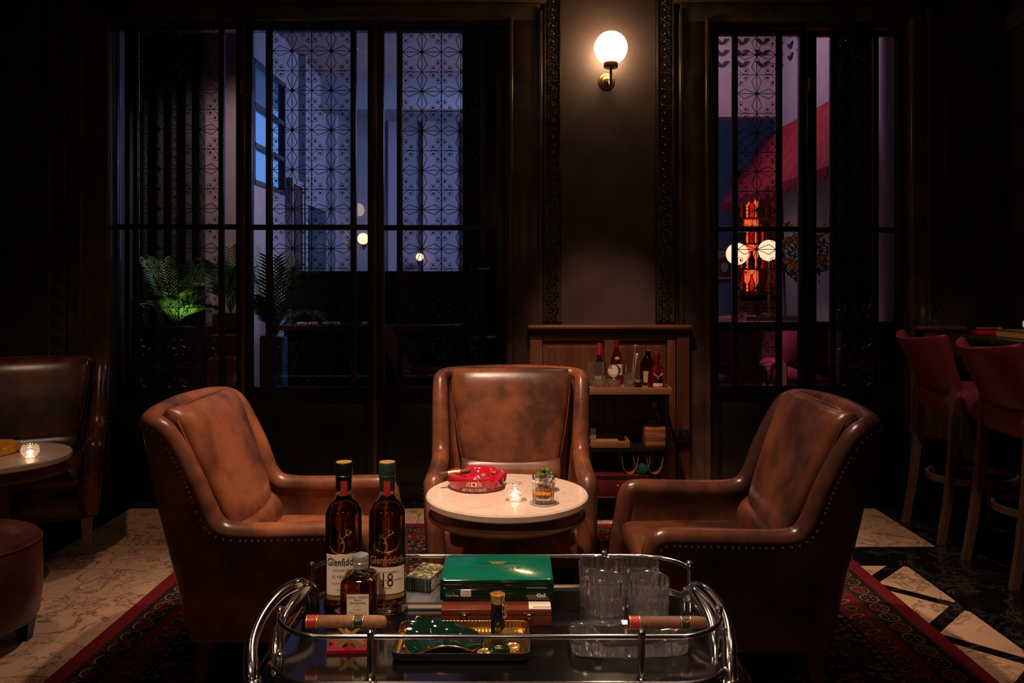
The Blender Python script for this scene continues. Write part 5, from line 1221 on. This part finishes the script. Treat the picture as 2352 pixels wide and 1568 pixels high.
o = obj('wood_block', MB().rbox(-0.075,0.075,-0.07,0.07,0,0.105,0.004), wood('grained_elm', (0.10,0.032,0.012),(0.30,0.11,0.042),'X',1.6), None, loc=(X(1508,4.742), 4.742, 0.4258)); tag(o, 'square grained wood block on the middle shelf under a bottle', 'wood block')
simple_bottle('clear pear-shaped bottle with cork standing on the wood block', 1503, 4.742, [(0,0),(0.032,0),(0.035,0.004),(0.034,0.03),(0.024,0.06),(0.013,0.082),(0.012,0.112),(0,0.112)], glassm('smoky_glass',(0.35,0.35,0.35)), [('cork', MB().lathe([(0,0.110),(0.013,0.110),(0.013,0.135),(0,0.136)],20), plain('cork',(0.40,0.24,0.13),0.8))], z=0.5312)
wbt = thing('wine_bottle', 'bottle lying in the middle leather sling, teal base towards the camera', 'bottle', (X(1475,4.678), 4.694-0.0, 0.305), 0, 'bottles on the bar cart')
Mw = Matrix.Rotation(-PI/2,4,'X'); obj('body', MB().lathe([(0,0),(0.022,0.0),(0.028,0.004),(0.028,0.12),(0.012,0.15),(0.012,0.2),(0,0.2)],24,M=Mw @ Matrix.Translation((0,0,-0.06))), plain('teal_glass',(0.008,0.06,0.052),0.2), wbt)
# red trunk on the lower shelf
tk = thing('red_trunk', 'dark red leather trunk with brass-edged lid on the lower shelf of the bar cart', 'trunk', (X(1420,4.630), 4.742, 0.1458)); hwk = 0.17
obj('body', MB().rbox(-hwk,hwk,-0.115,0.10,0,0.105,0.004), M_trunk, tk); obj('lid', MB().rbox(-hwk-0.003,hwk+0.003,-0.118,0.103,0.106,0.128,0.005), M_trunk, tk)
obj('brass_edge', MB().rbox(-hwk-0.004,hwk+0.004,-0.121,-0.117,0.121,0.130,0.001), M_brass, tk); obj('brass_edge', MB().rbox(-hwk,hwk,-0.1175,-0.115,0.0,0.006,0.001), M_brass, tk)
obj('knob', MB().lathe([(0,0),(0.008,0),(0.009,0.003),(0.005,0.006),(0,0.007)],18,M=Matrix.Translation((0.0,-0.115,0.065)) @ Matrix.Rotation(PI/2,4,'X')), M_brass, tk)

# ================================================================== BAR ROOM BEYOND THE RIGHT SCREEN
aw = thing('awning', 'red canvas awning with scalloped edge along the bar wall behind the right screen', 'awning', (2.66, 5.5, 0))
y0, y1 = 0.2, 3.2; xo, zo, xi_, zi = -0.46, 2.17, 0.0, 2.88; ns = 10
def slope(i, th=0.0):
    y = y0+(y1-y0)*i/ns; return [(xo,y,zo+th),(xo*0.5,y,(zo+zi)/2-0.03+th),(xi_-0.002,y,zi+th),(xi_-0.002,y,zi+th-0.012),(xo*0.5,y,(zo+zi)/2-0.042+th),(xo,y,zo-0.012+th)]
for i in range(ns): obj('canvas_panel', MB().loft([slope(i+0.01), slope(i+0.99)], cap0=True, cap1=True), M_awning, aw, smooth=False)
sc_ = [(0,0)]+[(0.19*(k/10), -0.055-0.035*math.sin(PI*k/10)) for k in range(11)]+[(0.19,0)]
SCAL = MB().prism(sc_, -0.004, 0.004, M=Matrix.Rotation(PI/2,4,'Z') @ Matrix.Rotation(PI/2,4,'X')).mesh('scallop', M_awning, False)
k = y0
while k < y1-0.15: obj('scallop', SCAL, None, aw, loc=(xo, k, zo)); k += 0.1905
# awning prop
obj('support_pole', MB().tube([(xo+0.05,1.35,zo+0.05),(xo+0.12,1.35,0.0)],0.011,8), M_iron, aw)
# back-lit liquor shelf
sh = thing('liquor_shelf', 'tall liquor shelf glowing orange-red behind the left grille of the right screen', 'shelf', (X(1742,8.9), 8.9, 0)); shx = (X(1790,8.9)-X(1695,8.9))/2
M_glow = emit('backlit_orange_panel', (1.0,0.12,0.04), 0.9); M_shw = plain('shelf_plum', (0.30,0.10,0.09), 0.5)
obj('cabinet', MB().box(-shx,-shx+0.03,0,0.3,0,2.55).box(shx-0.03,shx,0,0.3,0,2.55).box(-shx,shx,0.28,0.3,0,2.55).box(-shx,shx,0,0.28,2.5,2.55).box(-shx+0.03,shx-0.03,0,0.28,0,1.15), M_shw, sh, smooth=False)
for z in (1.22,1.50,1.78,2.06,2.34): obj('shelf_board', MB().box(-shx+0.03,shx-0.03,0.02,0.28,z-0.012,z), M_shw, sh, smooth=False)
obj('lit_back_panel', MB().box(-0.075,0.075,0.262,0.272,1.25,2.46), M_glow, sh, smooth=False)
rb = random.Random(5); BOT = [MB().lathe([(0,0),(0.035,0),(0.036,h*0.55),(0.014,h*0.75),(0.014,h),(0,h)],14).mesh('liquor_bottle', m) for h, m in ((0.2,M_dkglass),(0.22,M_amberglass),(0.19,plain('red_glass_bottle',(0.35,0.02,0.02),0.15)))]
q = 0
for r_, z in enumerate((1.22,1.50,1.78,2.06)):
    for i in range(4):
        o = obj('liquor_bottle', BOT[(i+r_)%3], None, None, loc=(sh.location.x-0.145+0.097*i, 8.99, z+0.0005)); tag(o, 'liquor bottle on the %s board of the glowing red shelf, %s from the left' % (('lowest','second','third','top')[r_], ('first','second','third','fourth')[i]), 'bottle', 'bottles on the glowing shelf'); q += 1
M_globe_bar = emit('lit_globe_bar', (1.0,0.70,0.42), 1.15)
for px, py, d, lab_ in ((1693,583,7.45,'lit round globe lamp left of the glowing shelf behind the right screen'),(1766,575,7.75,'lit round globe lamp right of the glowing shelf behind the right screen')):
    p_ = Pt(px,py,d); t = thing('table_lamp', lab_, 'lamp', (p_.x, p_.y, 1.0505), 0, 'globe lamps on the rear bar')
    obj('globe', MB().sphere((0,0,p_.z-1.0505), 0.10, 24, 14), M_globe_bar, t); obj('stem', MB().lathe([(0,0),(0.06,0),(0.06,0.01),(0.012,0.02),(0.012,p_.z-1.0505-0.10),(0,p_.z-1.0505-0.095)],20), M_brass, t)
rbx = thing('rear_bar', 'dark bar top under the globe lamps behind the right screen', 'bar', (2.15, 7.6, 0)); obj('bar_top', MB().rbox(-0.5,0.48,-0.28,0.30,1.01,1.05,0.006), M_granite, rbx); obj('bar_front', MB().box(-0.48,0.46,-0.2,0.28,0,1.01), M_redleather, rbx, smooth=False)
po = thing('framed_poster', 'framed red and cream poster on the far wall behind the right screen', 'poster', (X(1663,9.99), 9.985, Z(608,9.99)))
obj('frame', MB().box(-0.10,0.10,-0.02,0.012,-0.19,0.19), M_walnut, po, smooth=False); obj('print', MB().box(-0.085,0.085,-0.022,-0.0195,-0.175,0.175), M_cream, po, smooth=False)
obj('red_field', MB().box(-0.07,0.07,-0.0235,-0.0215,-0.15,0.09), plain('poster_red',(0.35,0.05,0.03),0.6), po, smooth=False)
obj('print_figure', MB().sphere((0,-0.0235,-0.03),0.055,14,10,(0.8,0.02,1.1)), M_cream, po); text('poster_title','EXANDRIA',0.036,M_redink,po,lambda x,y:(x,-0.0236,0.13+y),sx=0.75)
# high table with flowers and red stools behind the right screen
ht = thing('high_table', 'high dark table carrying the yellow flowers behind the right screen', 'table', (2.02, 6.35, 0)); obj('table_top', MB().rbox(-0.55,0.40,-0.22,0.22,1.02,1.05,0.008), M_walnut, ht)
for sx, sy in ((-0.48,-0.16),(0.33,-0.16),(-0.48,0.16),(0.33,0.16)): obj('leg', MB().box(sx-0.02,sx+0.02,sy-0.02,sy+0.02,0,1.02), M_walnut, ht, smooth=False)
vs_ = thing('flower_vase', 'slim glass vase on the high table behind the right screen', 'vase', (X(1848,6.3), 6.30, 1.0505)); obj('vase', MB().lathe([(0,0),(0.05,0),(0.03,0.02),(0.022,0.25),(0.05,0.36),(0.047,0.36),(0.018,0.25),(0,0.03)],24), M_glass, vs_)
fb = thing('flower_arrangement', 'round bunch of dark foliage with yellow flowers behind the right screen', 'flowers', (vs_.location.x, 6.30, 1.39)); rf = random.Random(11)
fo = MB()
for i in range(900):
    a, b_, q = rf.random()*2*PI, math.acos(2*rf.random()-1), 0.19*(0.35+0.65*rf.random()**0.4)
    c = Vector((q*math.sin(b_)*math.cos(a), q*math.sin(b_)*math.sin(a), 0.17+q*1.1*math.cos(b_))); u_ = Vector((rf.gauss(0,1),rf.gauss(0,1),rf.gauss(0,1))).normalized(); w_ = u_.orthogonal().normalized(); L_ = 0.035
    fo.add([c,c+u_*L_*0.5+w_*0.011,c+u_*L_,c+u_*L_*0.5-w_*0.011],[(0,1,2,3)])
o = obj('foliage', fo, plain('dark_foliage',(0.022,0.040,0.016),0.5,var=0.3), fb, smooth=False); o['kind'] = 'stuff'
obj('stems', MB().tube([(0,0,0.15),(0,0,-0.02)],0.012,8), M_palm, fb)
fm_ = MB()
for i in range(26):
    c = Vector((rf.gauss(0,0.018),rf.gauss(0,0.012),rf.gauss(0,0.022))); fm_.sphere(c, 0.009, 6, 4)
FLW = fm_.mesh('flower', plain('yellow_petals',(0.60,0.30,0.015),0.6))
for px, py in ((1808,515),(1822,548),(1812,600),(1892,528),(1896,590),(1888,602),(1824,606),(1860,570),(1880,545),(1800,560)):
    p_ = Pt(px,py,6.12); obj('flower', FLW, None, fb, loc=p_-Vector(fb.location), rot=(rf.random(),rf.random(),rf.random()))
GR = 'red stools behind the right screen'
rs = dup(st1, (X(1672,5.75), 5.60, 0), PI/2, 'red leather stool behind the leftmost pane of the right screen', GR)
dup(st1, (X(1856,5.7), 5.60, 0), PI/2, 'red leather stool behind the middle stile of the right screen, turned to the table', GR)
dup(st1, (X(1650,7.2), 7.16, 0), -PI/2, 'red leather stool on the far side of the high table behind the right screen', GR)
o = obj('screen_rail', MB().rbox(X(1632,5.3), X(2085,5.3), 5.27, 5.32, Z(759,5.3), Z(738,5.3), 0.006), M_black, None); o['kind'] = 'structure'; o.name = 'trim_17'
# ================================================================== PLANTS AND SEATS BEYOND THE LEFT SCREEN
def palm(label, loc, nfr, L, seed, spread, pot, potsize, droop=0.9):
    t = thing('potted_palm', label, 'plant', loc); r_ = random.Random(seed); hp = potsize[2]
    obj('planter', MB().rbox(-potsize[0],potsize[0],-potsize[1],potsize[1],0,hp,0.008), pot, t)
    for i in range(nfr):
        a = 2*PI*i/nfr+r_.random()*0.5; l_ = L*(0.6+0.5*r_.random()); up = 0.5+0.5*r_.random(); mb = MB(); pts = []
        for k in range(9):
            q = k/8; rad = spread*l_*q*(1.1-0.3*up); pts.append(Vector((rad*math.cos(a), rad*math.sin(a), hp+l_*(q*up*1.25-droop*0.55*q*q*(1.3-up)))))
        mb.tube(pts, [0.005*(1-0.7*k/8) for k in range(9)], 4)
        for k in range(16):
            q = 0.22+0.76*k/16; f = q*8; i0 = min(int(f), 7); p_ = pts[i0].lerp(pts[i0+1], f-i0); d_ = (pts[i0+1]-pts[i0]).normalized(); s_ = d_.cross(Vector((0,0,1))).normalized(); ll = l_*0.34*(1-0.55*abs(q-0.5))
            for sg in (-1,1):
                e = p_+(s_*sg*0.75+d_*0.8)*ll+Vector((0,0,-0.25*ll)); m_ = p_.lerp(e,0.5)+Vector((0,0,0.06*ll)); n_ = d_*0.008
                mb.add([p_-n_*0.4,m_-n_,e,m_+n_,p_+n_*0.4],[(0,1,2,3,4)])
        obj('frond', mb, M_palm, t, smooth=False)
    return t
palm('bright green palm in a low dark planter behind the left grille', (X(412,5.85), 5.80, 0), 16, 0.50, 4, 0.55, M_black, (0.26,0.14,Z(750,5.66)))
palm('green palm in a red planter behind the left screen, beside the pale pier', (X(530,5.90), 5.90, 0), 9, 0.60, 8, 0.30, M_trunk, (0.10,0.10,Z(722,5.6)))
palm('dark palm beside the service counter behind the middle casement', (X(632,5.75), 5.75, 0), 12, 0.60, 15, 0.40, plain('blue_planter',(0.05,0.08,0.14),0.5), (0.07,0.07,0.98))
light('palm_uplight', 'SPOT', (X(425,5.62), 5.61, Z(745,5.6)), 4.0, (1.0,0.95,0.45), (X(412,5.8), 5.85, 1.35), spot_size=1.5, spot_blend=0.8, shadow_soft_size=0.02)
bnq = thing('banquette', 'red leather banquette behind the left screen, below the palm', 'banquette', (X(508,5.5), 5.62, 0)); obj('seat', MB().rbox(-0.10,0.10,-0.12,0.10,0.30,0.86,0.03,3), M_redleather, bnq)
obj('top_ledge', MB().rbox(-0.11,0.11,-0.03,0.12,0.98,1.0,0.004), M_oakx, bnq); obj('backrest', MB().rbox(-0.10,0.10,0.02,0.10,0.80,0.98,0.02,3), M_redleather, bnq)
for sx in (-0.07,0.07): obj('leg', MB().tube([(sx,0,0),(sx,0,0.32)],0.014,8), M_stoolwood, bnq)
bch = thing('blue_chair', 'blue upholstered chair back beside the service counter behind the middle casement', 'chair', (X(606,5.9), 5.90, 0)); obj('backrest', MB().rbox(-0.02,0.10,-0.05,0.02,0.40,0.98,0.02,3), plain('blue_cloth',(0.03,0.09,0.20),0.6), bch); obj('seat', MB().rbox(-0.02,0.34,-0.02,0.36,0.36,0.44,0.02,3), plain('blue_cloth',(0.03,0.09,0.20),0.6), bch)
for sx, sy in ((0.0,0.0),(0.30,0.0),(0.0,0.32),(0.30,0.32)): obj('leg', MB().tube([(sx,sy,0),(sx,sy,0.37)],0.013,8), M_stoolwood, bch)

# ================================================================== ADDED LAMPS OUT OF FRAME, FOR SPARKLE AND REFLECTIONS
M_addglobe = emit('added_lit_globe', (1.0,0.70,0.40), 10.0)
M_disc = emit('added_downlight_lens', (1.0,0.74,0.52), 90.0); names = ['table','left chair','right chair','bar cart','trolley front','trolley rear','left seats','bar stools']
for i, (x_, y_) in enumerate(((-0.45,2.55),(0.15,3.1),(-0.1,3.25),(0.15,3.3),(-0.9,1.0),(0.55,2.35),(-2.1,2.6),(1.6,2.6))):
    pass
for i, (x_, y_, s_) in enumerate(((-1.9,0.2,'left'),(0.0,-0.2,'middle'),(1.9,0.2,'right'),(-1.3,1.9,'left front'),(1.3,1.9,'right front'),(-0.55,0.9,'centre left'),(0.55,0.9,'centre right'))):  # downlights added so chrome and glass catch bright points
    t = thing('added_downlight', 'added round brass downlight for sparkle, above the trolley end of the room, '+s_, 'downlight', (x_, y_, ZC), 0, 'added ceiling downlights')
    obj('bezel', MB().lathe([(0.026,-0.002),(0.028,-0.010),(0.046,-0.008),(0.048,0.0),(0.026,0.0)], 28), M_brass, t); obj('lens', MB().lathe([(0,-0.004),(0.026,-0.004),(0.026,-0.001),(0,-0.001)], 28), M_disc, t)
for x_, lab_ in ((-2.2,'left'),(0.0,'middle'),(2.2,'right')):  # lamps added behind the camera for chrome and glass to reflect
    r2 = dup(wlmp, (x_, YB+0.1355, 2.15), PI, 'added bronze globe lamp, for reflections, on the wall behind the camera, '+lab_)
    for c in r2.children:
        if c.name.startswith('globe'): c.data = c.data.copy(); c.data.materials[0] = M_addglobe
SC.cycles.max_bounces = 14; SC.cycles.transmission_bounces = 14; SC.cycles.glossy_bounces = 6; SC.cycles.diffuse_bounces = 3
SC.cycles.sample_clamp_indirect = 6.0; SC.cycles.transparent_max_bounces = 8
SC.cycles.use_denoising = True
